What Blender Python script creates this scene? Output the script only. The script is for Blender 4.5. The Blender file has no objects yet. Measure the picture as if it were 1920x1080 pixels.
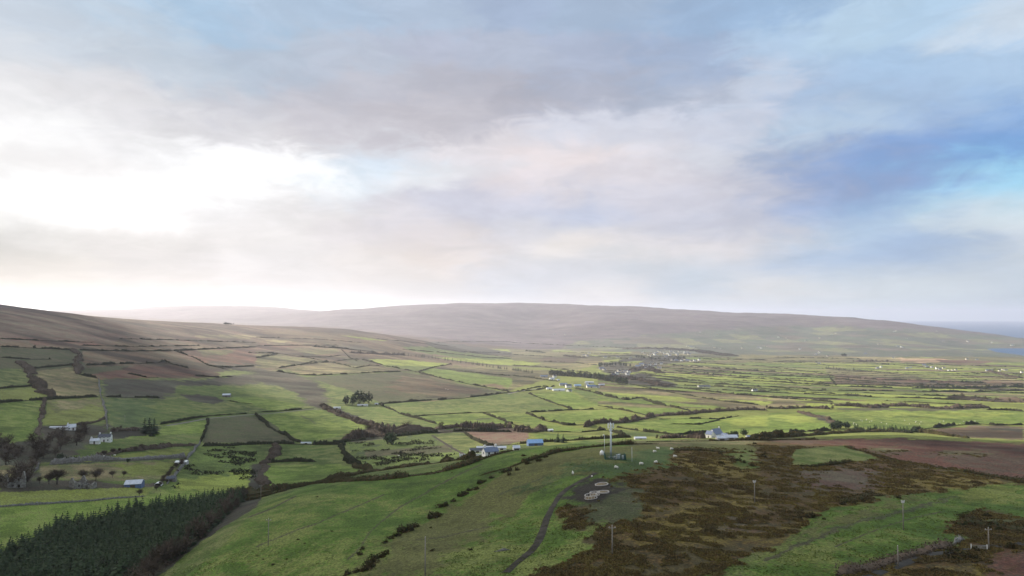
import bpy, math, random
import numpy as np
from mathutils import Vector, Matrix
R = math.radians
random.seed(7); RNG = np.random.default_rng(11)
sc = bpy.context.scene
COL = sc.collection

# ------------------------------------------------------------------ camera
CAM_Z = 240.0
PITCH = R(2.326)
FPX = 1280.0                     # focal length in photo pixels (1920 wide)
cam_d = bpy.data.cameras.new('camera'); cam = bpy.data.objects.new('camera', cam_d); COL.objects.link(cam)
cam.location = (0, 0, CAM_Z); cam.rotation_euler = (math.pi / 2 + PITCH, 0, 0)
cam_d.lens = 24.0; cam_d.sensor_width = 36.0; cam_d.clip_start = 1.0; cam_d.clip_end = 60000.0
sc.camera = cam

# ------------------------------------------------------------------ light and exposure
EXPOSURE = 1.0
SUN_AZ, SUN_EL = R(-55), R(24)
sc.view_settings.view_transform = 'Standard'; sc.view_settings.look = 'None'
sc.view_settings.exposure = EXPOSURE; sc.view_settings.gamma = 1.0; sc.view_settings.use_curve_mapping = False
sc.cycles.use_denoising = True
sc.cycles.max_bounces = 5; sc.cycles.diffuse_bounces = 2; sc.cycles.glossy_bounces = 2
sc.cycles.transparent_max_bounces = 12; sc.cycles.volume_bounces = 1
sc.cycles.sample_clamp_indirect = 4.0
sun_d = bpy.data.lights.new('sun', 'SUN'); sun = bpy.data.objects.new('sun', sun_d); COL.objects.link(sun)
sun_d.energy = 4.8; sun_d.angle = R(0.5); sun_d.color = (1.0, 0.90, 0.76)
SDIR = Vector((math.sin(SUN_AZ) * math.cos(SUN_EL), math.cos(SUN_AZ) * math.cos(SUN_EL), math.sin(SUN_EL)))
sun.rotation_euler = (-SDIR).to_track_quat('-Z', 'Y').to_euler(); sun.location = (-300, 200, 700)


def srgb(r, g, b):
    f = lambda c: c / 12.92 if c <= 0.04045 else ((c + 0.055) / 1.055) ** 2.4
    return (f(r / 255), f(g / 255), f(b / 255))


def px_dir(px, py):
    """world direction of a photo pixel"""
    a = (px - 960) / FPX; v = (540 - py) / FPX
    y = math.cos(PITCH) - math.sin(PITCH) * v
    z = math.sin(PITCH) + math.cos(PITCH) * v
    return a, y, z


class G:
    """little node graph writer"""
    def __init__(s, tree): s.t = tree; s.n = tree.nodes; s.l = tree.links
    def put(s, inp, v):
        if isinstance(v, bpy.types.NodeSocket): s.l.new(v, inp)
        elif v is not None:
            try: inp.default_value = v
            except Exception: inp.default_value = tuple(v) + (1.0,)
    def m(s, op, a, b=None, c=None, clamp=False):
        n = s.n.new('ShaderNodeMath'); n.operation = op; n.use_clamp = clamp
        for i, v in enumerate((a, b, c)):
            if v is not None: s.put(n.inputs[i], v)
        return n.outputs[0]
    def v(s, op, a, b=None, c=None, out=0):
        n = s.n.new('ShaderNodeVectorMath'); n.operation = op
        for i, x in enumerate((a, b, c)):
            if x is not None: s.put(n.inputs[i], x)
        return n.outputs[out]
    def scale(s, a, k):
        n = s.n.new('ShaderNodeVectorMath'); n.operation = 'SCALE'; s.put(n.inputs[0], a); s.put(n.inputs['Scale'], k)
        return n.outputs[0]
    def comb(s, x, y, z):
        n = s.n.new('ShaderNodeCombineXYZ')
        for i, q in enumerate((x, y, z)): s.put(n.inputs[i], q)
        return n.outputs[0]
    def sep(s, a):
        n = s.n.new('ShaderNodeSeparateXYZ'); s.put(n.inputs[0], a); return n.outputs
    def noise(s, vec, scale, detail=3.0, rough=0.55, dist=0.0, color=False):
        n = s.n.new('ShaderNodeTexNoise'); s.put(n.inputs['Vector'], vec); n.inputs['Scale'].default_value = scale
        n.inputs['Detail'].default_value = detail; n.inputs['Roughness'].default_value = rough; n.inputs['Distortion'].default_value = dist
        return n.outputs['Color'] if color else n.outputs['Fac']
    def ramp(s, x, lo, hi, a=0.0, b=1.0, smooth=True):
        n = s.n.new('ShaderNodeMapRange'); n.clamp = True
        n.interpolation_type = 'SMOOTHSTEP' if smooth else 'LINEAR'
        s.put(n.inputs[0], x); s.put(n.inputs[1], lo); s.put(n.inputs[2], hi); s.put(n.inputs[3], a); s.put(n.inputs[4], b)
        return n.outputs[0]
    def mix(s, f, a, b, mode='MIX'):
        n = s.n.new('ShaderNodeMix'); n.data_type = 'RGBA'; n.blend_type = mode; n.clamp_factor = True
        s.put(n.inputs[0], f); s.put(n.inputs[6], a); s.put(n.inputs[7], b)
        return n.outputs[2]
    def attr(s, name, out='Color'):
        n = s.n.new('ShaderNodeAttribute'); n.attribute_name = name; return n.outputs[out]


# ------------------------------------------------------------------ world: daylight sky under broken cloud
SKY = [  # photo pixel and displayed colour of the cloud there
 (60,20,196,208,222),(200,20,190,206,222),(330,20,170,198,224),(500,15,180,200,222),(640,30,178,198,221),(800,20,180,196,217),(960,20,170,186,212),(1120,20,170,188,212),(1280,20,160,184,214),(1430,15,160,188,220),(1590,50,190,214,235),(1740,20,184,212,238),(1880,20,205,218,232),
 (60,110,210,216,224),(200,100,202,211,222),(330,110,190,203,217),(500,110,184,196,212),(640,110,188,196,211),(800,110,184,190,208),(960,110,182,190,208),(1120,110,178,188,210),(1280,110,165,182,210),(1450,90,180,204,230),(1590,130,176,202,230),(1740,110,170,198,228),(1880,110,178,204,232),
 (60,180,232,232,235),(200,180,222,222,226),(400,175,210,210,218),(640,175,200,200,210),(800,165,192,192,203),(960,185,188,187,198),(1120,170,182,186,202),(1270,160,180,188,206),(1400,150,206,215,232),(1560,170,168,190,220),(1740,165,170,194,224),(1880,180,172,200,232),
 (40,232,254,254,254),(130,262,234,233,234),(250,220,232,230,232),(420,235,220,218,222),(600,225,208,205,212),(760,235,203,199,206),(900,225,206,203,211),(1010,265,230,224,228),(1130,235,222,224,236),(1300,230,212,216,230),(1440,220,204,210,226),(1600,215,186,206,226),(1740,225,166,190,224),(1900,215,140,176,224),
 (60,300,236,234,234),(190,305,236,233,233),(300,290,246,246,247),(460,300,262,262,263),(560,265,214,210,214),(700,280,222,219,224),(860,285,236,230,234),(1060,300,240,228,228),(1200,290,226,224,232),(1380,290,216,218,228),(1540,290,170,182,206),(1680,270,132,162,212),(1820,250,118,160,216),(1900,270,120,165,220),
 (60,345,263,263,263),(240,350,265,265,266),(420,340,265,265,265),(540,320,264,264,264),(640,345,232,240,247),(735,305,206,230,250),(800,325,240,240,242),(900,320,226,224,230),(1000,350,236,226,228),(1140,345,224,218,224),(1300,350,212,210,220),(1430,345,190,194,212),(1560,340,142,164,206),(1680,325,132,164,214),(1800,335,158,214,246),(1900,340,160,222,250),
 (60,400,264,263,262),(230,400,264,263,263),(400,395,250,248,249),(560,380,240,236,236),(720,390,226,222,230),(860,390,212,213,228),(960,380,206,208,226),(1100,395,190,200,224),(1220,400,214,212,224),(1360,415,196,200,218),(1500,405,146,170,214),(1620,395,150,182,224),(1740,380,172,216,244),(1860,375,182,222,244),
 (60,450,248,246,244),(260,450,246,242,240),(460,440,240,236,235),(660,430,236,230,232),(840,440,230,222,224),(980,430,214,214,224),(1060,465,244,236,230),(1170,450,240,232,228),(1220,425,196,200,216),(1330,465,234,226,226),(1430,445,220,216,220),(1540,430,190,212,232),(1680,425,178,200,226),(1790,395,226,226,226),(1890,395,224,230,234),
 (60,500,250,246,240),(300,500,238,235,235),(500,500,234,231,232),(680,505,236,230,228),(820,490,242,230,224),(950,500,218,216,222),(1080,505,206,210,222),(1240,500,206,212,222),(1400,490,196,206,222),(1540,490,166,190,222),(1680,480,150,178,218),(1800,470,146,178,220),(1900,485,222,226,228),
 (60,545,252,245,234),(300,545,240,236,232),(540,540,230,228,229),(760,540,228,226,227),(960,525,208,214,226),(1120,545,226,224,226),(1300,525,190,206,224),(1440,540,230,228,228),(1600,530,212,222,230),(1740,505,206,216,226),(1880,515,180,200,222),(1800,540,216,224,230),
 (60,600,255,244,228),(330,590,250,240,232),(640,590,234,230,229),(960,590,222,224,228),(1280,590,208,218,226),(1450,575,196,210,222),(1590,590,200,215,224),(1750,570,194,212,224),(1880,590,190,208,220),
]
world = bpy.data.worlds.new('World'); sc.world = world; world.use_nodes = True
def build_world():
    t = world.node_tree; t.nodes.clear(); g = G(t)
    co = g.n.new('ShaderNodeTexCoord').outputs['Generated']
    d = g.sep(co)
    az = g.m('ARCTAN2', d[0], d[1]); el = g.m('ARCSINE', g.m('MINIMUM', g.m('MAXIMUM', d[2], -0.999), 0.999))
    # cloud layer coordinates: a flat deck seen in perspective
    den = g.m('ADD', g.m('MAXIMUM', d[2], 0.0), 0.09)
    deck = g.comb(g.m('DIVIDE', d[0], den), g.m('DIVIDE', d[1], den), 0.0)
    w1 = g.noise(deck, 1.1, 5.0, 0.55, 0.4, color=True)
    w2 = g.noise(g.comb(g.m('MULTIPLY', az, 5.0), g.m('MULTIPLY', el, 12.0), 1.7), 1.0, 6.0, 0.6, 0.5, color=True)
    wsum = g.v('ADD', g.v('SUBTRACT', w1, (0.5, 0.5, 0.5)), g.scale(g.v('SUBTRACT', w2, (0.5, 0.5, 0.5)), 1.5))
    w3 = g.noise(g.comb(g.m('MULTIPLY', az, 15.0), g.m('MULTIPLY', el, 34.0), 4.4), 1.0, 5.0, 0.65, 0.8, color=True)
    wsum = g.v('ADD', wsum, g.scale(g.v('SUBTRACT', w3, (0.5, 0.5, 0.5)), 0.9))
    azc = g.m('MINIMUM', g.m('MAXIMUM', az, -0.72), 0.72)
    elc = g.m('MINIMUM', g.m('MAXIMUM', el, -0.02), 0.45)
    SX, SY = 1 / 0.070, 1 / 0.026
    p = g.comb(g.m('MULTIPLY', azc, SX), g.m('MULTIPLY', elc, SY), 0.0)
    p = g.v('ADD', p, g.v('MULTIPLY', wsum, g.comb(g.ramp(el, 0.02, 0.25, 1.2, 2.6), g.ramp(el, 0.02, 0.25, 0.8, 2.3), 0.0)))
    acc = None; wacc = None
    for (px, py, r, gg, b) in SKY:
        a, y, z = px_dir(px, py)
        ca, ce = math.atan2(a, y), math.atan2(z, math.hypot(a, y))
        q = g.v('SUBTRACT', p, (ca * SX, ce * SY, 0.0))
        w = g.m('POWER', 2.71828, g.m('MULTIPLY', g.v('DOT_PRODUCT', q, q, out=1), -1.25))
        c = np.array(srgb(r, gg, b)) / 2 ** EXPOSURE
        if max(r, gg, b) > 258: c = c * 1.06
        if px < 420 and py > 430: c = c * 0.72
        elif px < 900 and py > 370 and r < 255: c = c * 0.90
        elif px < 1300 and 120 < py < 240 and r < 225: c = c * 0.95
        acc = g.v('MULTIPLY_ADD', g.comb(w, w, w), tuple(c), acc if acc is not None else (1e-9, 1e-9, 1e-9))
        wacc = g.m('ADD', w, wacc if wacc is not None else 2e-9)
    colr = g.v('DIVIDE', acc, g.comb(wacc, wacc, wacc))
    f = g.m('ADD', g.m('MULTIPLY', g.m('SUBTRACT', g.noise(deck, 2.4, 6.0, 0.6, 0.5), 0.5), 0.16), 1.0)
    f2 = g.m('ADD', g.m('MULTIPLY', g.m('SUBTRACT', g.noise(g.comb(g.m("MULTIPLY", az, 8.0), g.m("MULTIPLY", el, 17.0), 0.3), 1.0, 5.0, 0.6), 0.5), 0.18), 1.0)
    f3 = g.ramp(g.noise(g.comb(g.m('MULTIPLY', az, 11.0), g.m('MULTIPLY', el, 30.0), 7.1), 1.0, 6.0, 0.62, 0.6), 0.40, 0.62, 0.965, 1.035)
    colr = g.scale(colr, g.m('MULTIPLY', g.m('MULTIPLY', f, f2), f3))
    # brighter overcast towards the zenith and round the veiled sun, darker below the horizon
    up = g.ramp(el, 0.45, 1.1, 1.0, 1.25)
    sd = g.v('DOT_PRODUCT', co, tuple(SDIR), out=1)
    glow = g.m('MULTIPLY', g.m('POWER', g.m('MAXIMUM', sd, 0.0), 220.0), 1.0)
    low = g.ramp(el, -0.06, -0.01, 0.25, 1.0)
    colr = g.scale(colr, g.m('MULTIPLY', g.m('MULTIPLY', up, low), g.m('ADD', glow, 1.0)))
    sky = g.n.new('ShaderNodeTexSky'); sky.sky_type = 'NISHITA'; sky.sun_disc = False
    sky.sun_elevation = SUN_EL; sky.sun_rotation = SUN_AZ; sky.air_density = 1.0; sky.dust_density = 1.5; sky.altitude = 200
    b1 = g.n.new('ShaderNodeBackground'); g.put(b1.inputs[0], colr); b1.inputs[1].default_value = 1.02
    b2 = g.n.new('ShaderNodeBackground'); g.put(b2.inputs[0], sky.outputs[0]); b2.inputs[1].default_value = 0.05
    mx = g.n.new('ShaderNodeMixShader'); mx.inputs[0].default_value = 0.06
    g.l.new(b1.outputs[0], mx.inputs[1]); g.l.new(b2.outputs[0], mx.inputs[2])
    o = g.n.new('ShaderNodeOutputWorld'); g.l.new(mx.outputs[0], o.inputs[0])
build_world()
world.cycles.sampling_method = 'MANUAL'; world.cycles.sample_map_resolution = 512

# ------------------------------------------------------------------ helpers
def tag(o, label=None, cat=None, group=None, kind=None):
    if label: o['label'] = label
    if cat: o['category'] = cat
    if group: o['group'] = group
    if kind: o['kind'] = kind
    return o

def mesh_np(name, V, F, mat=None, parent=None, smooth=False, loc=None, link=True):
    """V (n,3), F (m,k) equal-sided faces, or a list of such arrays"""
    me = bpy.data.meshes.new(name)
    Fs = F if isinstance(F, list) else [F]
    V = np.asarray(V, np.float32)
    if loc is not None: V = V - np.asarray(loc, np.float32)
    idx = np.concatenate([f.ravel() for f in Fs]).astype(np.int32)
    tot = np.concatenate([np.full(len(f), f.shape[1]) for f in Fs]).astype(np.int32)
    st = np.concatenate([[0], np.cumsum(tot)[:-1]]).astype(np.int32)
    me.vertices.add(len(V)); me.vertices.foreach_set('co', V.ravel())
    me.loops.add(len(idx)); me.loops.foreach_set('vertex_index', idx)
    me.polygons.add(len(tot)); me.polygons.foreach_set('loop_start', st)
    try: me.polygons.foreach_set('loop_total', tot)
    except Exception: pass
    me.polygons.foreach_set('use_smooth', np.full(len(tot), smooth))
    me.update(calc_edges=True)
    if mat: me.materials.append(mat)
    o = bpy.data.objects.new(name, me)
    if loc is not None: o.location = loc
    if parent: o.parent = parent
    if link: COL.objects.link(o)
    return o

def empty(name, loc, rz=0.0):
    o = bpy.data.objects.new(name, None); COL.objects.link(o); o.location = loc; o.rotation_euler = (0, 0, rz); o.empty_display_size = 1.0
    return o

def copy_tree(o, parent=None):
    c = o.copy(); COL.objects.link(c)
    if parent: c.parent = parent
    for ch in list(o.children): copy_tree(ch, c)
    return c

class MB:
    def __init__(s): s.v = []; s.f = []
    def box(s, x0, x1, y0, y1, z0, z1):
        b = len(s.v)
        s.v += [(x0,y0,z0),(x1,y0,z0),(x1,y1,z0),(x0,y1,z0),(x0,y0,z1),(x1,y0,z1),(x1,y1,z1),(x0,y1,z1)]
        s.f += [(b,b+3,b+2,b+1),(b+4,b+5,b+6,b+7),(b,b+1,b+5,b+4),(b+1,b+2,b+6,b+5),(b+2,b+3,b+7,b+6),(b+3,b,b+4,b+7)]
        return s
    def tube(s, pts, rad, n=8, cap=True):
        pts = [Vector(p) for p in pts]; b = len(s.v)
        if not isinstance(rad, (list, tuple)): rad = [rad] * len(pts)
        up = Vector((0.13, 0.97, 0.2))
        for i, p in enumerate(pts):
            d = (pts[min(i+1, len(pts)-1)] - pts[max(i-1, 0)]).normalized()
            a = d.cross(up).normalized(); c = d.cross(a)
            for k in range(n):
                t = 2 * math.pi * k / n
                s.v.append(tuple(p + (a * math.cos(t) + c * math.sin(t)) * rad[i]))
        for i in range(len(pts) - 1):
            for k in range(n):
                s.f.append((b+i*n+k, b+i*n+(k+1)%n, b+(i+1)*n+(k+1)%n, b+(i+1)*n+k))
        if cap:
            s.f.append(tuple(b+k for k in range(n))[::-1]); e = b+(len(pts)-1)*n
            s.f.append(tuple(e+k for k in range(n)))
        return s
    def poly(s, pts):
        b = len(s.v); s.v += [tuple(p) for p in pts]; s.f.append(tuple(range(b, b+len(pts)))); return s
    def prism(s, prof, y0, y1):
        """profile in x,z extruded along y"""
        b = len(s.v); n = len(prof)
        s.v += [(x, y0, z) for x, z in prof] + [(x, y1, z) for x, z in prof]
        s.f.append(tuple(range(b, b+n))); s.f.append(tuple(range(b+2*n-1, b+n-1, -1)))
        for i in range(n): s.f.append((b+i, b+n+i, b+n+(i+1)%n, b+(i+1)%n))
        return s
    def build(s, name, mat, parent=None, smooth=False):
        me = bpy.data.meshes.new(name); me.from_pydata(s.v, [], s.f); me.update()
        me.materials.append(mat)
        if smooth: me.polygons.foreach_set('use_smooth', [True]*len(me.polygons))
        o = bpy.data.objects.new(name, me); COL.objects.link(o)
        if parent: o.parent = parent
        return o

# ------------------------------------------------------------------ terrain shape
# anchor points: photo pixel and forward distance in metres
ANCH = [
 # plain on the right
 (1905,664,4270),(1880,668,4000),(1920,690,2980),(1920,720,2050),(1920,750,1420),(1920,775,1085),(1920,800,862),(1920,822,690),
 (1600,668,3820),(1800,664,4050),(1800,656,4450),(1600,690,3000),(1600,720,1980),(1600,750,1360),(1600,780,1000),(1600,805,790),
 (1300,668,3750),(1300,690,2800),(1300,720,1850),(1300,750,1280),(1300,780,940),(1300,810,716),
 (1100,668,3700),(1100,690,2600),(1100,720,1700),(1100,750,1200),(1100,780,890),(1100,815,670),
 (900,660,4000),(900,675,3000),(900,690,2350),(900,720,1550),(900,750,1118),(900,780,851),(900,810,676),(900,838,560),
 # left upland
 (500,611,3000),(500,630,2500),(500,650,2100),(500,690,1450),(500,720,1120),(500,760,870),(500,800,700),(500,850,560),(500,905,440),
 (0,583,1500),(0,600,1330),(0,620,1150),(0,650,950),(0,690,800),(0,740,650),(0,800,520),(0,850,430),(0,920,340),(0,1000,280),(0,1080,240),
 (120,590,1800),(120,640,1200),
 (250,601,2200),(250,640,1500),(250,690,1050),(250,740,800),(250,800,610),(250,850,480),(250,900,400),(250,950,340),(250,1040,275),
 (400,607,2700),(380,960,345),(100,1080,232),(-300,560,1100),(-300,620,800),(-300,700,560),(-300,820,380),(-300,1000,240),
 (640,616,3300),(700,625,3300),(700,660,2400),(700,690,1700),(700,720,1250),(700,760,950),(700,800,720),(700,850,560),(690,878,490),
 (800,640,3500),(800,660,2900),
 # near hill
 (1145,858,260),(960,1080,140),(1100,930,200),(1400,940,200),(1694,995,170),(1920,1080,130),(1500,1080,135),(500,1080,170),(320,1080,185),
 (400,1000,220),(500,940,270),(600,910,290),(700,890,305),(850,870,310),(950,845,320),(1100,833,335),(1300,826,350),(1500,823,380),(1700,815,430),
 (1920,832,400),(1920,870,300),(1700,850,320),(1500,850,300),(1300,870,260),(1920,940,215),(700,950,230),(900,950,220),(800,1080,145),(600,1000,195),
 (2300,1080,130),(2300,950,200),(2300,850,380),(2300,780,1000),(2300,720,2000),(2300,690,3000),
 # behind the upland, and the far hills
 (1600,655,4600),(1600,640,5200),(1600,620,6200),(1500,640,5500),(1500,615,6600),(1300,655,4700),(1300,640,5500),(1300,610,6500),(1100,655,4800),
 (1000,640,5600),(1000,610,6800),(1000,590,7400),(700,605,6500),(700,592,7200),
 (620,581,7800),(700,578,7800),(760,575,7900),(880,569.5,8000),(970,566,8000),(1050,570,8000),(1120,572,8000),(1200,574,8000),(1300,578.5,7900),(1400,584,7800),
 (1500,590,7600),(1600,597,7300),(1700,605,7000),(1780,614,6800),(1850,622,6600),(1920,631,6500),(2050,643,6400),
 (1850,645,5500),(1750,640,5600),(1850,655,4900),
]
EXTRA = [  # hidden ground: (px, distance, height)
 (300,4500,110),(500,4800,90),(0,3500,200),(300,6500,130),(500,6800,150),(100,9800,290),(130,10000,303),(300,10000,357),(420,10000,357),(560,10000,322),(0,10000,290),
 (-300,10000,300),(-300,4000,230),(-300,2000,330),(400,12000,250),(100,12000,200),
 (620,9500,260),(970,9500,300),(1300,9300,200),(1500,9000,90),(1700,8500,-30),(1850,8000,-40),(1920,7600,-60),(2200,7600,-60),(1700,11000,-60),(1300,11500,-40),(970,12000,60),
 (1990,4500,-12),(2150,4600,-14),(2300,5000,-14),(2300,6000,-8),(1925,4500,-7),(1890,4560,-4),(1920,4900,-6),(1870,4750,-1),(1840,4500,4),(1960,4300,-6),(1920,5150,6),(2000,5300,4),
 (960,60,187),(0,90,172),(1920,60,190),(-300,60,178),(2300,60,190),
]
def _anchor_xyz():
    out = []
    for px, py, Y in ANCH:
        a, y, z = px_dir(px, py); out.append((a / y, math.log(Y), CAM_Z + z / y * Y))
    for px, Y, z in EXTRA:
        out.append(((px - 960) / FPX, math.log(Y), z))
    return np.array(out)
_A = _anchor_xyz()
U0, U1, NU = -1.08, 1.08, 900
V0, V1, NV = math.log(52.0), math.log(12500.0), 1080
def _tps():
    P = _A[:, :2] * np.array([1.9, 1.0]); n = len(P)
    D2 = ((P[:, None] - P[None]) ** 2).sum(-1)
    K = 0.5 * D2 * np.log(D2 + 1e-9) + np.eye(n) * 0.002
    Pm = np.c_[np.ones(n), P]
    M = np.zeros((n + 3, n + 3)); M[:n, :n] = K; M[:n, n:] = Pm; M[n:, :n] = Pm.T
    w = np.linalg.solve(M, np.r_[_A[:, 2], 0, 0, 0])
    nu, nv = 180, 260
    uu = np.linspace(U0, U1, nu); vv = np.linspace(V0, V1, nv)
    Q = np.stack(np.meshgrid(uu * 1.9, vv, indexing='ij'), -1).reshape(-1, 2)
    res = np.empty(len(Q))
    for i in range(0, len(Q), 8000):
        q = Q[i:i+8000]; d2 = ((q[:, None] - P[None]) ** 2).sum(-1)
        res[i:i+8000] = (0.5 * d2 * np.log(d2 + 1e-9)) @ w[:n] + w[n] + q @ w[n+1:]
    return res.reshape(nu, nv)
def bil(Gd, fu, fv):
    nu, nv = Gd.shape[:2]
    fu = np.clip(fu, 0, nu - 1.001); fv = np.clip(fv, 0, nv - 1.001)
    i = fu.astype(int); j = fv.astype(int); a = fu - i; b = fv - j
    return Gd[i, j]*(1-a)*(1-b) + Gd[i+1, j]*a*(1-b) + Gd[i, j+1]*(1-a)*b + Gd[i+1, j+1]*a*b
_LAT = RNG.random((256, 256))
def vnoise(x, y, seed=0):
    x = x + seed * 17.31; y = y + seed * 9.77
    xi = np.floor(x).astype(int); yi = np.floor(y).astype(int); fx = x - xi; fy = y - yi
    fx = fx*fx*(3-2*fx); fy = fy*fy*(3-2*fy)
    g = lambda a, b: _LAT[a & 255, b & 255]
    return (g(xi, yi)*(1-fx)*(1-fy) + g(xi+1, yi)*fx*(1-fy) + g(xi, yi+1)*(1-fx)*fy + g(xi+1, yi+1)*fx*fy) - 0.5
def fbm(x, y, wl, octs=4, seed=0, gain=0.5):
    s = 0; a = 1.0
    for k in range(octs):
        s = s + a * vnoise(x / wl, y / wl, seed + k); a *= gain; wl /= 2.03
    return s
_T = _tps()
us = np.linspace(U0, U1, NU); vs = np.linspace(V0, V1, NV)
UU, VV = np.meshgrid(us, vs, indexing='ij')
YY = np.exp(VV); XX = UU * YY
H = bil(_T, (UU - U0) / (U1 - U0) * 179, (VV - V0) / (V1 - V0) * 259)
far = np.clip((YY - 4600) / 2500, 0, 1)
land = np.clip((H - 2) / 25, 0, 1)
H = H + fbm(XX, YY, 1100, 5, 3, 0.55) * (0.5 + 44 * far) * land + fbm(XX, YY, 90, 4, 9) * np.clip(YY / 700, 0.5, 3.0) * land * np.clip((H-4)/40, .12, 1) + fbm(XX, YY, 9, 3, 21) * 0.35 * np.clip(1.6 - YY / 600, 0, 1)
def height(x, y):
    x = np.asarray(x, float); y = np.maximum(np.asarray(y, float), 53.0)
    u = x / y; v = np.log(y)
    return bil(H, (u - U0) / (U1 - U0) * (NU - 1), (v - V0) / (V1 - V0) * (NV - 1))
def at(px, py):
    """first point of the ground under a photo pixel"""
    a, y, z = px_dir(px, py); u = a / y; k = z / y
    fu = np.full(NV, (u - U0) / (U1 - U0) * (NU - 1))
    col = bil(H, fu, np.arange(NV, dtype=float)); Y = np.exp(vs); d = col - (CAM_Z + k * Y)
    hit = np.nonzero(d >= 0)[0]
    if len(hit) == 0: j = int(np.argmax(d / Y)); yy = Y[j]
    else:
        j = hit[0]
        if j == 0: yy = Y[0]
        else:
            t = d[j-1] / (d[j-1] - d[j] + 1e-12); yy = math.exp(vs[j-1] + t * (vs[j] - vs[j-1]))
    x = u * yy
    return (float(x), float(yy), float(height(x, yy)))
TILE = {1: (0, 560), 2: (480, 560), 3: (960, 560), 4: (1440, 560), 5: (0, 810), 6: (480, 810), 7: (960, 810), 8: (1440, 810)}
def tp(t, pts): return [(TILE[t][0] + x / 4, TILE[t][1] + y / 4) for x, y in pts]

# ------------------------------------------------------------------ ground cover: albedo pairs (main, patches) and how much of the patches
CLS = {
 'bg': ((.110,.155,.026),(.125,.142,.036),.38),
 'mg': ((.082,.116,.024),(.100,.108,.034),.46),
 'dg': ((.054,.088,.024),(.066,.082,.028),.42),
 'yg': ((.158,.176,.036),(.118,.130,.034),.46),
 'by': ((.205,.232,.046),(.165,.190,.040),.38),
 'ol': ((.104,.106,.040),(.112,.088,.044),.50),
 'og': ((.074,.082,.034),(.060,.054,.028),.50),
 'ru': ((.100,.132,.030),(.032,.042,.018),.30),
 'br': ((.128,.080,.046),(.076,.062,.036),.50),
 'mv': ((.120,.070,.050),(.076,.062,.040),.50),
 'rd': ((.128,.058,.038),(.074,.050,.032),.45),
 'tn': ((.180,.140,.074),(.135,.120,.052),.45),
 'ora':((.300,.190,.110),(.200,.150,.090),.40),
 'sc': ((.062,.050,.034),(.040,.040,.026),.50),
 'he': ((.098,.060,.021),(.048,.038,.016),.46),
 'ho': ((.150,.112,.028),(.080,.058,.020),.44),
 'mu': ((.040,.033,.025),(.028,.024,.018),.50),
 'fg': ((.076,.126,.018),(.100,.114,.028),.40),
 'fo': ((.110,.112,.032),(.076,.076,.024),.48),
 'hz': ((.128,.092,.104),(.088,.074,.068),.50),  # far hill moor, its mauve partly painting in the lilac haze
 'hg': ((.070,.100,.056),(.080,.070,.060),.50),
}
POLY = []
def F(t, cls, *pts, soft=1.2): POLY.append((cls, tp(t, [(pts[i], pts[i+1]) for i in range(0, len(pts), 2)]) if t else [(pts[i], pts[i+1]) for i in range(0, len(pts), 2)], soft))
# far slopes and the plain (photo pixels)
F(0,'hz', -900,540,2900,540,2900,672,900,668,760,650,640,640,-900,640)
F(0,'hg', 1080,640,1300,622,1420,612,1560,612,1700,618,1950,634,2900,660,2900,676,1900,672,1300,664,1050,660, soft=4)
F(0,'mv', 480,608,700,622,900,645,1050,660,900,668,600,660,300,660,-900,660,-900,560,0,575,250,596, soft=3)
F(0,'ol', 860,652,1100,656,1300,664,1600,668,2900,676,2900,830,860,830,700,760, soft=2)
F(0,'yg', 1130,680,1920,680,2900,690,2900,840,1100,840,900,830,860,760)
F(0,'br', 560,640,860,655,960,672,830,700,640,690,300,700,-900,690,-900,640, soft=4)
F(0,'og', -900,650,160,655,160,700,-900,700, soft=2)
F(0,'mg', -900,700,200,700,300,730,700,720,900,800,900,900,600,960,300,1100,-900,1100)
# left hillside
F(1,'og',0,360,540,390,570,480,250,520,0,520)
F(1,'mg',0,525,150,530,200,560,270,650,0,675); F(1,'mg',-900,525,0,525,0,675,-900,690)
F(1,'yg',0,690,290,665,345,715,390,745,0,780); F(1,'yg',-900,690,0,690,0,780,-900,780)
F(1,'bg',-900,785,0,785,325,760,320,850,290,1000,230,1075,0,1085,-900,1085)
F(1,'ol',245,545,580,510,590,575,740,600,745,735,410,745,300,620)
F(1,'yg',345,760,745,740,790,830,780,900,600,940,320,945)
F(1,'ol',345,760,745,740,770,790,360,850, soft=8)
F(1,'br',620,395,1320,395,1440,460,1200,485,680,500,620,480)
F(1,'og',610,520,960,500,980,560,640,590)
F(1,'rd',760,560,1000,510,1300,500,1640,530,1640,590,1100,600,760,600,620,570, soft=3)
F(1,'rd',1290,400,1920,370,1920,480,1700,520,1540,480,1400,440, soft=3)
F(1,'sc',760,600,1100,610,1300,620,1500,610,1920,560,1920,650,1310,660,1340,700,1200,745,790,745, soft=3)
F(1,'mg',800,750,1450,770,1900,790,1870,870,1220,945,1100,960,830,990)
F(1,'dg',800,755,1150,760,1100,960,830,990, soft=6)
F(1,'mg',1310,660,1920,650,1920,730,1690,760,1440,720,1320,715)
F(1,'bg',1700,740,1920,735,1920,800,1800,780)
F(1,'sc',1340,715,1500,720,1700,770,1600,790,1440,760, soft=2)
F(1,'og',1550,900,1920,880,1920,1080,1510,1080)
F(1,'bg',1220,960,1560,905,1510,1080,820,1080,900,1050,1180,1000)
F(1,'sc',280,960,800,940,830,1000,700,1030,300,1060, soft=3)
F(1,'sc',830,990,1080,960,1200,960,1180,1010,900,1050,820,1060, soft=2)
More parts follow.
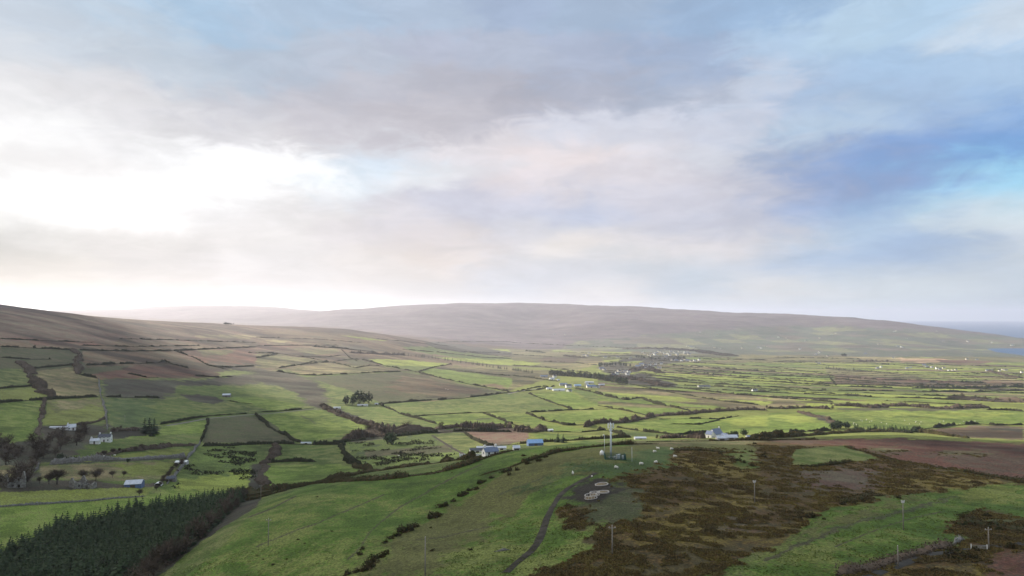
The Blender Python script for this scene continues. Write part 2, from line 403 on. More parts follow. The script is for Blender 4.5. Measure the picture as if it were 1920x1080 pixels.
# middle left
F(2,'ol',0,390,560,475,740,510,560,480,150,520,0,520)
F(2,'br',0,230,700,260,1100,330,1100,400,700,400,0,350,0,230, soft=3)
F(2,'mv',0,200,600,215,1100,290,1500,320,1250,330,800,260,0,230, soft=3)
F(2,'sc',0,520,170,540,330,570,500,650,560,800,500,830,380,800,300,710,0,620, soft=3)
F(2,'mg',0,640,150,650,300,710,200,740,0,740); F(2,'bg',0,740,180,765,380,800,120,840,0,810)
F(2,'bg',30,870,470,835,600,880,850,960,740,1000,480,1060,330,1060,130,960)
F(2,'mg',600,830,940,800,1350,940,1250,990,900,950,700,900)
F(2,'og',330,590,1090,550,1240,570,1500,640,1880,700,1500,750,960,790,880,760,700,690,480,620)
F(2,'br',1100,570,1500,650,1750,700,1400,740,1000,700, soft=6)
F(2,'mg',990,805,1880,710,1920,710,1920,850,1700,860,1400,945,1180,880)
F(2,'bg',1200,880,1500,868,1920,850,1920,975,1400,955)
F(2,'ol',220,520,560,480,900,500,1080,545,700,565,330,570); F(2,'tn',300,510,560,485,700,560,560,550, soft=5)
F(2,'by',850,450,1200,465,1460,490,1220,545,920,490); F(2,'mg',940,500,1330,510,1220,545,1000,515)
F(2,'bg',1230,545,1340,520,1920,600,1920,650,1870,700,1500,630); F(2,'br',1600,640,1870,650,1900,690,1700,660, soft=3)
F(2,'ol',1380,520,1500,500,1920,560,1920,590,1500,545); F(2,'by',620,275,780,285,1000,320,830,308)
F(2,'mg',1100,360,1290,360,1920,445,1920,500,1700,470,1130,385); F(2,'by',1320,435,1750,455,1920,455,1920,500,1700,485,1400,450)
F(2,'by',1560,365,1900,385,1900,400,1580,378); F(2,'sc',1270,330,1350,320,1920,400,1920,430,1500,400,1280,360, soft=2)
F(2,'og',-200,880,30,880,320,1070,-200,1080)
F(2,'sc',480,815,620,830,920,940,900,970,700,900, soft=2)
F(2,'sc',740,1000,900,960,1180,1000,1300,985,1920,960,1920,1000,1250,1010,900,1060,560,1090, soft=2)
# middle: the plain below the village
F(3,'by',0,460,220,480,190,500,0,500); F(3,'yg',0,510,300,520,600,545,600,555,0,520)
F(3,'br',250,435,500,445,460,485,200,465); F(3,'tn',520,450,720,455,700,490,470,490)
F(3,'by',300,385,500,385,480,400,300,400); F(3,'by',480,395,900,400,880,412,640,415,480,405); F(3,'by',580,420,790,440,900,455,600,430)
F(3,'by',800,470,980,470,900,515,820,490)
F(3,'bg',130,715,420,690,640,800,450,830); F(3,'mg',0,710,110,705,430,835,0,860)
F(3,'mg',440,680,740,700,900,740,930,770,770,800,640,800); F(3,'bg',620,780,930,770,1330,850,1080,880,990,870,770,820)
F(3,'bg',200,870,770,830,960,890,900,920,400,935,290,910); F(3,'bg',0,865,110,865,300,940,560,980,520,1000,330,1000,0,920)
F(3,'dg',600,620,1200,690,1200,720,740,640)
F(3,'bg',660,650,1000,700,1200,740,1000,745,900,740,740,700); F(3,'tn',740,640,1000,680,1220,715,1150,725,900,680, soft=2)
F(3,'yg',1000,745,1210,715,1860,800,1540,840,1340,835); F(3,'tn',1220,720,1860,790,1920,800,1920,830,1650,830,1400,770, soft=3)
F(3,'bg',780,940,1250,890,1560,900,1920,870,1920,1010,1400,1010,1250,1015); F(3,'by',1560,905,1920,875,1920,960,1700,960, soft=4)
F(3,'mg',780,980,1250,1025,1200,1045,860,1030); F(3,'bg',160,1010,860,1035,860,1055,600,1060,200,1060)
F(3,'by',1180,530,1600,572,1600,585,1120,545); F(3,'by',960,562,1900,640,1900,662,1100,590); F(3,'by',1250,560,1900,612,1900,632,1250,578)
F(3,'mg',1640,570,1900,590,1900,610,1640,590); F(3,'by',1130,600,1900,680,1900,700,1200,625)
F(3,'og',960,505,1920,570,1920,580,1000,530, soft=1); F(3,'mg',840,650,1300,690,1500,740,1200,710)
F(3,'og',640,420,1700,420,1700,450,1300,470,1000,520,700,480, soft=2)
# plain on the right
F(4,'br',480,560,1160,605,1920,625,1920,650,1160,660,510,640, soft=2); F(4,'rd',500,575,1100,610,1900,632,1100,625,520,590, soft=2)
F(4,'ora',940,445,1300,450,1400,470,1350,480,1000,475, soft=1.5); F(4,'tn',540,430,950,440,1000,470,700,455, soft=2); F(4,'rd',1250,455,1700,470,1600,490,1300,480, soft=1)
F(4,'by',500,490,1000,520,1120,520,1100,530,780,525,500,500); F(4,'ol',440,515,1000,560,1200,600,800,590,430,560)
F(4,'tn',1420,585,1700,580,1900,610,1700,600)
F(4,'by',560,670,1100,690,1400,700,1500,690,1100,680); F(4,'bg',0,695,130,695,560,745,800,780,500,780,260,800)
F(4,'tn',0,720,200,750,280,800,0,820, soft=3); F(4,'og',1180,690,1500,690,1400,730,1200,720, soft=2)
F(4,'by',1480,680,1920,665,1920,735,1600,720); F(4,'bg',560,800,1400,830,1600,840,1000,850,560,840)
F(4,'og',500,812,1700,825,1400,838,560,838, soft=2)  # dark shading below the bare belt, painted as olive cover
F(4,'bg',300,850,1920,840,1920,940,1560,935,1100,985,650,960,480,930); F(4,'by',500,860,1900,850,1700,890,900,880, soft=6)
F(4,'bg',0,860,220,850,480,940,470,980,0,1010); F(4,'by',20,880,220,855,420,930,200,930, soft=3); F(4,'sc',220,845,420,880,560,935,500,945,400,910,240,860, soft=1.5)
F(4,'bg',0,1015,480,990,640,995,560,1015,0,1045); F(4,'br',1120,990,1600,950,1920,960,1920,1060,1500,1040,1300,1020, soft=2)
F(4,'sc',1640,960,1920,980,1900,1000,1650,975, soft=2)
# left, near the farm and the plantation
F(5,'sc',-900,60,200,70,560,20,720,30,560,180,300,240,280,420,-900,440, soft=4)
F(5,'ol',-900,250,120,250,130,330,0,360,-900,360, soft=2)
F(5,'mg',550,190,850,60,1530,0,1500,100,1270,110,740,180)
F(5,'yg',380,225,740,195,1270,125,1430,130,1400,180,900,200,400,240); F(5,'sc',380,235,900,205,1400,185,1400,200,900,222,380,250,soft=1)
F(5,'ol',300,255,1320,215,1340,300,1260,350,850,370,300,340); F(5,'yg',850,240,1320,225,1300,320,900,340, soft=6)
F(5,'ru',1500,110,1920,90,1920,440,1700,430,1250,440,1350,300); F(5,'by',1350,370,1920,280,1920,440,1300,440, soft=6)
F(5,'sc',0,330,260,370,700,360,900,400,1250,380,1160,415,0,450, soft=2)
F(5,'yg',-900,455,0,450,1160,412,1100,480,0,550,-900,560); F(5,'bg',-900,575,0,570,1050,490,1250,440,1700,440,1900,470,1700,530,1000,660,500,760,200,900,0,1020,-900,1260)
F(5,'sc',-900,1250,0,1000,200,880,500,740,1000,640,1500,560,1700,510,1860,480,1960,490,1920,560,1500,830,1200,1080,-900,1600, soft=1.5)
# centre left fields
F(6,'sc',-30,240,55,235,50,330,90,420,20,470,-60,470, soft=1.6); F(6,'mg',180,110,640,110,660,200,400,215,180,210); F(6,'bg',75,250,640,240,820,300,560,350,110,420,60,330)
F(6,'ru',690,90,960,60,1250,15,1330,30,1480,150,1560,190,1000,280,860,280,740,220); F(6,'og',800,150,1450,100,1480,150,1100,170,820,190, soft=2)
F(6,'mg',1370,20,1530,0,1740,100,1580,150); F(6,'mv',1560,-10,1920,0,1920,95,1740,100); F(3,'mv',-100,960,-100,1095,0,1085,120,1060,120,980)
# ---- the near hill
F(6,'fg',-900,1400,-300,900,-60,640,0,560,200,470,400,400,850,360,1250,310,1900,150,2500,60,3400,50,3400,1400)
F(7,'fo',0,260,330,160,700,110,1000,100,1500,80,1920,70,1920,140,1200,130,1100,250,640,320,400,330,120,480,0,640,-280,560,-900,900,-900,800,-400,560)
F(6,'fo',650,1080,850,1000,1050,800,1350,660,1600,500,1920,300,1920,500,1700,760,1500,900,1300,1080, soft=10)
F(7,'dg',120,480,400,330,640,300,640,220,560,200,300,330,100,420, soft=10)
F(7,'dg',860,160,1100,120,1240,150,1150,250,1000,290,820,320,650,330,640,240,840,220, soft=6)
F(7,'ol',600,70,1900,50,1900,90,900,105, soft=3)
F(7,'he',780,350,1200,240,1230,130,1640,140,1920,200,2400,150,2900,250,3600,330,3900,420,3400,400,2900,460,2700,520,2400,560,1920,880,1500,1080,1450,1400,100,1400,180,1060,580,920,560,830,620,720,900,660,1000,600,900,480, soft=7)
F(7,'ho',1300,180,1900,240,1900,420,1500,330,1250,250, soft=8); F(7,'ho',1150,560,1900,420,1900,800,1300,880,900,850,1000,700, soft=14)
F(7,'br',1500,640,1900,560,1900,760,1600,760, soft=12)
F(7,'og',540,480,780,400,940,420,1000,600,900,660,620,700,480,620, soft=8); F(7,'he',380,560,560,560,570,740,400,750, soft=6)
F(7,'fg',250,770,560,830,580,910,400,980,60,1040,230,860, soft=6)
F(7,'mu',450,420,560,370,780,350,770,460,650,520,520,530,400,500, soft=6)
F(7,'mg',1600,190,1720,150,1920,190,1900,260,1760,290,1640,240, soft=5); F(7,'ho',1850,90,2300,70,2300,130,1900,150, soft=6)
F(8,'he',-100,60,300,40,600,100,850,180,1100,240,1500,300,1920,385,2900,420,1700,400,1400,440,1000,480,800,480,440,560,0,900, soft=5)
F(8,'ho',880,380,1300,330,1700,350,1690,400,1400,440,1000,470,850,470, soft=9); F(8,'ho',440,560,700,540,500,620,300,720,100,860,0,900,0,800, soft=9); F(8,'mv',250,300,800,260,800,440,300,440, soft=10)
F(8,'rd',500,50,1000,50,1920,85,2900,100,2900,420,1920,380,1500,290,1100,235,850,180,600,105, soft=3); F(8,'rd',-100,60,200,60,600,60,560,95,300,95, soft=3)
F(8,'ol',1200,155,1500,145,1800,165,1650,180,1300,170, soft=5); F(8,'ol',680,120,1000,120,1060,150,850,160, soft=4)
F(8,'mg',190,130,580,100,640,130,840,200,500,235,350,260,180,250, soft=2)
F(8,'fg',-200,1080,0,900,450,570,750,545,1000,485,1500,430,1700,390,2900,430,2900,640,1920,640,1500,760,1400,850,1000,950,600,1060,580,1600,-300,1600, soft=3)
F(8,'fo',60,880,300,720,640,590,1000,500,1200,490,700,640,400,760, soft=9); F(8,'yg',1400,420,1800,390,1920,410,1900,560,1500,520, soft=12)
F(8,'og',-50,960,400,760,700,655,1000,590,1400,480,1420,490,1000,612,700,680,420,790,-30,980, soft=3)
F(8,'he',1440,620,1700,590,1800,640,1920,640,2900,660,2900,780,1400,780,1350,740, soft=6); F(8,'ol',1560,650,1900,650,1850,690,1600,690, soft=4)
F(8,'he',560,1100,900,960,1400,860,1560,790,2900,740,2900,1600,560,1600, soft=4); F(8,'rd',1650,960,1920,880,2900,860,2900,1300,1650,1300, soft=14); F(8,'ho',700,1080,1000,1040,1500,1000,1600,1080,1600,1500,700,1500, soft=9)
F(0,'mg',-900,1090,300,1090,0,1500,-900,1500)

F(1,'mv',0,170,500,210,1000,240,1200,290,700,330,0,330, soft=5); F(1,'tn',1500,270,1900,270,1900,300,1500,300, soft=3); F(1,'rd',100,290,700,320,900,350,300,350, soft=4)
F(2,'tn',60,310,260,305,330,325,100,330, soft=2); F(2,'ol',300,380,620,375,600,410,380,430, soft=2); F(2,'rd',0,330,300,350,200,390,0,380, soft=3); F(2,'sc',500,340,800,360,1000,400,700,390, soft=3)
F(2,'og',620,430,800,460,900,490,740,500, soft=2); F(1,'ol',1480,380,1760,385,1700,420,1520,430, soft=2); F(1,'sc',1560,470,1920,500,1920,560,1640,530, soft=4)
F(3,'sc',660,490,930,440,1300,430,1330,470,1200,480,1000,520,900,560,700,560,640,530, soft=2); F(3,'by',800,470,980,470,900,515,820,490)
F(3,'sc',700,570,1000,560,1250,650,1200,670,860,640, soft=2)
def path(t, w, *p):
    q = [(p[i], p[i+1]) for i in range(0, len(p), 2)]; up = [(x - w*.4, y - w) for x, y in q]; dn = [(x + w*.4, y + w) for x, y in reversed(q)]
    F(t, 'og', *[c for a in up + dn for c in a], soft=.25)
path(6,5, 680,965,770,880,850,755,930,680,1080,562,1250,470,1350,410,1500,330,1700,238)
path(6,4, 300,735,450,690,640,605,800,540,960,470); path(6,5, -60,640,80,590,200,530,300,480); path(6,4, 0,860,150,800,300,740)
path(6,4, 1200,810,1400,790,1600,740,1800,700); path(7,4, -100,470,80,400,240,340); path(8,4, 500,860,700,780,900,700,1100,640,1300,600)
path(2,6, 340,880,400,905,450,940); path(2,4,1650,905,1760,900)
def inside(px, py, poly):
    P = np.array(poly, float); r = np.zeros(px.shape, bool)
    sel = (px > P[:,0].min()) & (px < P[:,0].max()) & (py > P[:,1].min()) & (py < P[:,1].max())
    x = px[sel]; y = py[sel]; q = np.zeros(x.shape, bool)
    for i in range(len(P)):
        x1, y1 = P[i]; x2, y2 = P[(i+1) % len(P)]
        if y1 == y2: continue
        q ^= ((y1 > y) != (y2 > y)) & (x < (x2-x1) * (y-y1) / (y2-y1) + x1)
    r[sel] = q; return r
def project(X, Y, Z):
    z = Z - CAM_Z; f = math.cos(PITCH) * Y + math.sin(PITCH) * z; up = -math.sin(PITCH) * Y + math.cos(PITCH) * z
    f = np.maximum(f, 1.0)
    return 960 + FPX * X / f, 540 - FPX * up / f
PX, PY = project(XX, YY, H)
C1 = np.zeros(XX.shape + (3,), np.float32); C2 = C1.copy(); CV = np.zeros(XX.shape, np.float32)
C1[:] = CLS['mg'][0]; C2[:] = CLS['mg'][1]; CV[:] = .4
# ragged edges: the ground cover wanders in world space
logY = np.log(YY)
jx = fbm(XX / YY * 900, logY * 900, 14, 3, 41); jy = fbm(XX / YY * 900, logY * 900, 14, 3, 57)
JF = [RNG.random(XX.shape) - .5 for _ in range(3)]
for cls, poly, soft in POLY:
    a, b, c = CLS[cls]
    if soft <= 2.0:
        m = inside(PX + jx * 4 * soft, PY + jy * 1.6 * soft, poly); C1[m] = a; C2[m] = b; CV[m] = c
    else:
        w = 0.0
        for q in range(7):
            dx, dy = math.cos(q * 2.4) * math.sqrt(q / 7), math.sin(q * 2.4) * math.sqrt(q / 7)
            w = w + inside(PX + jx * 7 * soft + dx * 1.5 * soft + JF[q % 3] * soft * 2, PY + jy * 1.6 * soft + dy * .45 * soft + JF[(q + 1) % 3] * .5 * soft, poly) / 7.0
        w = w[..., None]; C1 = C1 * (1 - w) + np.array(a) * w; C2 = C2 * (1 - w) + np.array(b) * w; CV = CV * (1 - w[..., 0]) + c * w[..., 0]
# gentle differences from field to field
k = 1 + 0.22 * fbm(XX, YY, 260, 3, 77) + 0.10 * fbm(XX, YY, 40, 2, 78)
C1 *= k[..., None]; C2 *= k[..., None]
# farmland patchwork on the far slope
fm = (PY < 662) & (YY > 4300)
cellx = np.floor(XX / 190 + 0.6 * fbm(XX, YY, 700, 2, 5)); celly = np.floor(YY / 260 + 0.6 * fbm(XX, YY, 600, 2, 8))
rnd = _LAT[(cellx.astype(int) * 7 + 13) & 255, (celly.astype(int) * 11 + 5) & 255]
gsel = fm & (np.abs(C1[..., 1] - C1[..., 0]) > .02) & (C1[..., 1] > C1[..., 0]); kk = (0.45 + 1.1 * rnd)
C1[gsel] = (C1 * kk[..., None])[gsel]
# some of the far plots lie tan or bright after the harvest
t_ = gsel & (rnd > .78); C1[t_] = (.21, .22, .09); t_ = gsel & (rnd < .16); C1[t_] = (.14, .115, .08)
# long narrow strips of the plain, each with its own grass
q_ = YY + 0.55 * XX + 30 * fbm(XX, YY, 400, 2, 12); sb = np.floor(q_ / 74); lb = np.floor((XX + .3 * YY) / 420 + _LAT[(sb.astype(int) * 5) & 255, 7] * 3)
r1 = _LAT[(sb.astype(int) * 13 + 3) & 255, (lb.astype(int) * 29 + 11) & 255]
sm = (PX > 1120) & (PY < 765) & (PY > 670) & (YY < 4200) & (C1[..., 1] > C1[..., 0] * 1.05)
for lo_, hi_, c_ in ((0, .2, 'ol'), (.2, .45, 'mg'), (.45, .62, 'yg'), (.62, .8, 'by'), (.8, .9, 'br'), (.9, 1.01, 'bg')):
    m_ = sm & (r1 >= lo_) & (r1 < hi_); C1[m_] = CLS[c_][0]; C2[m_] = CLS[c_][1]; CV[m_] = CLS[c_][2]
# mottled moorland: streaks of darker growth along the slopes
moor = (C1[..., 0] > C1[..., 1] * .98) & (YY > 330)
mo = fbm(XX / 2.4, YY, 75, 4, 33, .6) + .6 * fbm(XX / 3.5, YY, 420, 3, 35)
mo = mo + .45 * fbm(XX / 2, YY, 24, 3, 39, .6) * (YY < 2600)
mo = mo * np.clip(1.5 - YY / 5200, .35, 1); kd = np.clip(1 + 1.25 * mo, .40, 1.7); C1[moor] = (C1 * kd[..., None])[moor]; C2[moor] = (C2 * kd[..., None])[moor]  # mottle weakens with distance, painting in some of the haze
gm = (~moor) & (YY > 250); kg = np.clip(1 + .5 * fbm(XX, YY, 55, 4, 45, .6), .7, 1.35); C1[gm] = (C1 * kg[..., None])[gm]

def ground_material():
    m = bpy.data.materials.new('ground_cover'); m.use_nodes = True; t = m.node_tree; t.nodes.clear(); g = G(t)
    co = g.n.new('ShaderNodeTexCoord').outputs['Object']
    c1 = g.attr('cover'); c2 = g.attr('patch'); cv = g.attr('amount', 'Fac')
    st = g.v('MULTIPLY', co, (1.0, 1.0, 0.4))
    n1 = g.noise(st, 0.011, 5.0, 0.6, 0.4); n2 = g.noise(st, 0.09, 5.0, 0.62, 0.3); n3 = g.noise(st, 0.75, 4.0, 0.65)
    mixn = g.m('ADD', g.m('MULTIPLY', n1, 0.3), g.m('ADD', g.m('MULTIPLY', n2, 0.42), g.m('MULTIPLY', n3, 0.28)))
    edge = g.m('SUBTRACT', 0.62, g.m('MULTIPLY', cv, 0.24))
    f = g.ramp(mixn, g.m('SUBTRACT', edge, 0.035), g.m('ADD', edge, 0.035))
    c = g.mix(f, c1, c2)
    fine = g.noise(st, 1.6, 5.0, 0.75)
    lum = g.m('MULTIPLY', g.ramp(fine, 0.38, 0.62, 0.50, 1.50, False), g.m('MULTIPLY', g.ramp(n2, 0.40, 0.60, 0.72, 1.28, False), g.ramp(n1, 0.40, 0.60, 0.82, 1.18, False)))
    c = g.scale(c, lum)
    bs = g.n.new('ShaderNodeBsdfPrincipled'); g.put(bs.inputs['Base Color'], c); bs.inputs['Roughness'].default_value = 0.95
    bs.inputs['Specular IOR Level'].default_value = 0.15
    bp = g.n.new('ShaderNodeBump'); bp.inputs['Strength'].default_value = 0.9; bp.inputs['Distance'].default_value = 0.35
    g.put(bp.inputs['Height'], g.m('ADD', g.m('MULTIPLY', n3, 1.0), g.m('MULTIPLY', fine, 0.6))); g.put(bs.inputs['Normal'], bp.outputs[0])
    o = g.n.new('ShaderNodeOutputMaterial'); g.l.new(bs.outputs[0], o.inputs[0]); return m
M_GROUND = ground_material()
def grid_faces(nu, nv):
    i = np.arange(nu * nv).reshape(nu, nv)
    return np.stack([i[:-1, :-1], i[1:, :-1], i[1:, 1:], i[:-1, 1:]], -1).reshape(-1, 4)
gr = mesh_np('ground', np.stack([XX, YY, H], -1).reshape(-1, 3), grid_faces(NU, NV), M_GROUND, smooth=True)
def vcol(me, name, arr, typ='FLOAT_COLOR'):
    a = me.attributes.new(name, typ, 'POINT')
    if typ == 'FLOAT': a.data.foreach_set('value', arr.astype(np.float32).ravel())
    else:
        q = np.ones((arr.size // 3, 4), np.float32); q[:, :3] = arr.reshape(-1, 3); a.data.foreach_set('color', q.ravel())
vcol(gr.data, 'cover', C1); vcol(gr.data, 'patch', C2); vcol(gr.data, 'amount', CV, 'FLOAT')
tag(gr, kind='structure')

# ------------------------------------------------------------------ simple materials
def mat(name, col, rough=0.8, var=0.2, scale=1.0, metal=0.0, col2=None, bump=0.0, spec=0.3, rnd=0.0):
    m = bpy.data.materials.new(name); m.use_nodes = True; t = m.node_tree; t.nodes.clear(); g = G(t)
    co = g.n.new('ShaderNodeTexCoord').outputs['Object']
    n = g.noise(co, scale, 5.0, 0.65)
    c = g.mix(g.ramp(n, 0.35, 0.65), col, col2 if col2 else tuple(min(1, x * (1 - var)) for x in col))
    if rnd:
        oi = g.n.new('ShaderNodeObjectInfo').outputs['Random']
        c = g.scale(c, g.ramp(oi, 0.0, 1.0, 1 - rnd, 1 + rnd, False))
    bs = g.n.new('ShaderNodeBsdfPrincipled'); g.put(bs.inputs['Base Color'], c)
    bs.inputs['Roughness'].default_value = rough; bs.inputs['Metallic'].default_value = metal; bs.inputs['Specular IOR Level'].default_value = spec
    if bump:
        bp = g.n.new('ShaderNodeBump'); bp.inputs['Strength'].default_value = 0.7; bp.inputs['Distance'].default_value = bump
        g.put(bp.inputs['Height'], n); g.put(bs.inputs['Normal'], bp.outputs[0])
    o = g.n.new('ShaderNodeOutputMaterial'); g.l.new(bs.outputs[0], o.inputs[0]); return m

# ------------------------------------------------------------------ sea
def build_sea():
    m = bpy.data.materials.new('sea_water'); m.use_nodes = True; t = m.node_tree; t.nodes.clear(); g = G(t)
    co = g.n.new('ShaderNodeTexCoord').outputs['Object']
    n = g.noise(g.v('MULTIPLY', co, (1.0, 0.35, 1.0)), 0.012, 6.0, 0.7)
    c = g.mix(n, (.008, .045, .120), (.016, .065, .150))
    bs = g.n.new('ShaderNodeBsdfPrincipled'); g.put(bs.inputs['Base Color'], c); bs.inputs['Roughness'].default_value = 0.45; bs.inputs['Specular IOR Level'].default_value = 0.2
    bs.inputs['IOR'].default_value = 1.33
    bp = g.n.new('ShaderNodeBump'); bp.inputs['Strength'].default_value = 0.8; bp.inputs['Distance'].default_value = 3.0
    g.put(bp.inputs['Height'], n); g.put(bs.inputs['Normal'], bp.outputs[0])
    o = g.n.new('ShaderNodeOutputMaterial'); g.l.new(bs.outputs[0], o.inputs[0])
    nx, ny = 60, 50
    xs = np.linspace(-26000, 29000, nx); ys = np.exp(np.linspace(math.log(2600), math.log(30000), ny))
    X, Y = np.meshgrid(xs, ys, indexing='ij')
    tag(mesh_np('sea', np.stack([X, Y, X * 0], -1).reshape(-1, 3), grid_faces(nx, ny), m), kind='structure')
build_sea()

# ------------------------------------------------------------------ haze
def build_haze():
    m = bpy.data.materials.new('haze_air'); m.use_nodes = True; t = m.node_tree; t.nodes.clear(); g = G(t)
    v = g.n.new('ShaderNodeVolumePrincipled'); v.inputs['Color'].default_value = (0.87, 0.88, 1.0, 1); v.inputs['Density'].default_value = HAZE
    v.inputs['Anisotropy'].default_value = 0.48
    o = g.n.new('ShaderNodeOutputMaterial'); g.l.new(v.outputs[0], o.inputs['Volume'])
    m.cycles.homogeneous_volume = True
    b = MB().box(-27500, 30500, -400, 31500, -70, 520); tag(b.build('haze', m), kind='stuff')
HAZE = 5.3e-5
build_haze()

# ------------------------------------------------------------------ unseen cloud slab, added to shade the near hill
def build_shade_cloud():
    zc = 3000.0; k = (zc - 180) / math.tan(SUN_EL); ox, oy = math.sin(SUN_AZ) * k, math.cos(SUN_AZ) * k
    # outline of its shadow on the land
    S = [(-2700,2700),(-1900,2600),(-1250,2000),(-860,1500),(-600,1120),(-430,840),(-330,640),(-180,560),(-40,520),(200,520),(420,520),(640,500),(900,420),(1300,350),(1700,200),(1800,-600),(900,-1100),(-800,-1000),(-2700,-500)]
    nx, ny = 110, 90; xs = np.linspace(-3000, 2000, nx); ys = np.linspace(-1300, 2900, ny); X, Y = np.meshgrid(xs, ys, indexing='ij')
    wob = lambda X, Y: (X + 200 * fbm(X, Y, 500, 3, 61), Y + 200 * fbm(X, Y, 500, 3, 67))
    a, b = wob(X, Y); ins = inside(a, b, S)
    # thickness grows inward
    d = ins.astype(float)
    for _ in range(34): d = np.where(ins, (np.roll(d,1,0)+np.roll(d,-1,0)+np.roll(d,1,1)+np.roll(d,-1,1)+d)/5, 0)
    th = 30 + 320 * d * (1 + fbm(X, Y, 350, 4, 71))
    V = np.concatenate([np.stack([X+ox, Y+oy, zc + th], -1).reshape(-1, 3), np.stack([X+ox, Y+oy, zc - th * .45], -1).reshape(-1, 3)])
    cell = ins[:-1, :-1] & ins[1:, :-1] & ins[1:, 1:] & ins[:-1, 1:]
    idx = np.arange(nx * ny).reshape(nx, ny); q = np.stack([idx[:-1, :-1], idx[1:, :-1], idx[1:, 1:], idx[:-1, 1:]], -1)[cell]
    edges = {}
    for f in q:
        for e in zip(f, np.roll(f, -1)): edges[(int(e[0]), int(e[1]))] = 1
    side = [(a2, a1, a1 + nx*ny, a2 + nx*ny) for (a1, a2) in edges if (a2, a1) not in edges]
    m = bpy.data.materials.new('shade_cloud_vapour'); m.use_nodes = True; t = m.node_tree; t.nodes.clear(); g = G(t)
    co = g.n.new('ShaderNodeTexCoord').outputs['Object']
    n = g.noise(co, 0.0016, 4.0, 0.6)
    al = g.m('MULTIPLY', g.ramp(n, 0.35, 0.55, 0.50, 0.80), g.ramp(g.attr('vapour', 'Fac'), 0.0, 0.75))
    tr = g.n.new('ShaderNodeBsdfTransparent'); df = g.n.new('ShaderNodeBsdfTranslucent'); df.inputs[0].default_value = (.95, .95, .95, 1)
    dd = g.n.new('ShaderNodeBsdfDiffuse'); dd.inputs[0].default_value = (.95, .95, .95, 1)
    m1 = g.n.new('ShaderNodeMixShader'); g.l.new(df.outputs[0], m1.inputs[1]); g.l.new(dd.outputs[0], m1.inputs[2])
    m2 = g.n.new('ShaderNodeMixShader'); g.put(m2.inputs[0], al); g.l.new(tr.outputs[0], m2.inputs[1]); g.l.new(m1.outputs[0], m2.inputs[2])
    o = g.n.new('ShaderNodeOutputMaterial'); g.l.new(m2.outputs[0], o.inputs[0])
    c = mesh_np('shade_cloud', V, [q, q[:, ::-1] + nx*ny, np.array(side)], m, smooth=True)
    vcol(c.data, 'vapour', np.concatenate([d.ravel(), d.ravel()]), 'FLOAT')
    tag(c, kind='stuff')
build_shade_cloud()

# ------------------------------------------------------------------ vegetation and wall materials
M_HEDGE = mat('dark_hedge_leaves', (.022,.027,.013), .95, scale=.5, col2=(.040,.036,.021), spec=.1)
M_SCRUB = mat('bare_twigs', (.095,.070,.052), .95, scale=.4, col2=(.060,.048,.036), spec=.1, rnd=.22)
M_GORSE = mat('gorse_leaves', (.030,.036,.014), .95, scale=.9, col2=(.066,.044,.020), spec=.1)
M_CONI = mat('conifer_needles', (.028,.044,.022), .9, scale=.5, col2=(.050,.062,.032), spec=.1, rnd=.4)
M_BARK = mat('bark', (.075,.062,.050), .95, scale=2.0, spec=.1)
M_STONE = mat('dry_stone', (.21,.20,.185), .95, scale=1.3, col2=(.10,.095,.08), bump=.1, spec=.15)
M_HEATH = mat('heather_leaves', (.094,.070,.030), .95, scale=.12, col2=(.052,.046,.021), spec=.1)
M_TUFT = mat('moor_grass', (.150,.118,.036), .95, scale=.12, col2=(.075,.058,.030), spec=.1)

def world_line(pts, step=None):
    """photo polyline -> points on the ground, evenly spaced"""
    W = []
    for (x0, y0), (x1, y1) in zip(pts[:-1], pts[1:]):
        n = max(2, int(math.hypot(x1-x0, y1-y0) / 6))
        for k in range(n): W.append(at(x0 + (x1-x0)*k/n, y0 + (y1-y0)*k/n)[:2])
    W.append(at(*pts[-1])[:2]); W = np.array(W)
    # drop wild jumps made by the brow of the hill
    keep = [0]
    for i in range(1, len(W)):
        a, b = W[keep[-1]], W[i]
        if abs(math.log(b[1] / a[1])) < 0.35: keep.append(i)
    W = W[keep]
    seg = np.hypot(*np.diff(W, axis=0).T); s = np.r_[0, np.cumsum(seg)]
    st = step or float(np.clip(np.mean(W[:, 1]) * 0.0011, .6, 3.2))
    t = np.arange(0, s[-1], st)
    return np.stack([np.interp(t, s, W[:, 0]), np.interp(t, s, W[:, 1])], -1), st

def resample(W):
    seg = np.hypot(*np.diff(W, axis=0).T); s = np.r_[0, np.cumsum(seg)]; st = float(np.clip(np.mean(W[:, 1]) * 0.0011, .6, 3.2)); t = np.arange(0, s[-1], st)
    return np.stack([np.interp(t, s, W[:, 0]), np.interp(t, s, W[:, 1])], -1), st
def leaf_tris(P, size):
    """one small random triangle round each point"""
    n = len(P); a = RNG.normal(size=(n, 3)); a /= np.linalg.norm(a, axis=1)[:, None] + 1e-9
    b = RNG.normal(size=(n, 3)); b -= (a * b).sum(1)[:, None] * a; b /= np.linalg.norm(b, axis=1)[:, None] + 1e-9
    s = (size * RNG.uniform(.6, 1.4, n))[:, None] if np.ndim(size) == 0 else (size * RNG.uniform(.6, 1.4, n))[:, None]
    V = np.stack([P + a * s, P - a * s * .6 + b * s * .8, P - a * s * .6 - b * s * .8], 1).reshape(-1, 3)
    return V, np.arange(3 * n).reshape(n, 3)

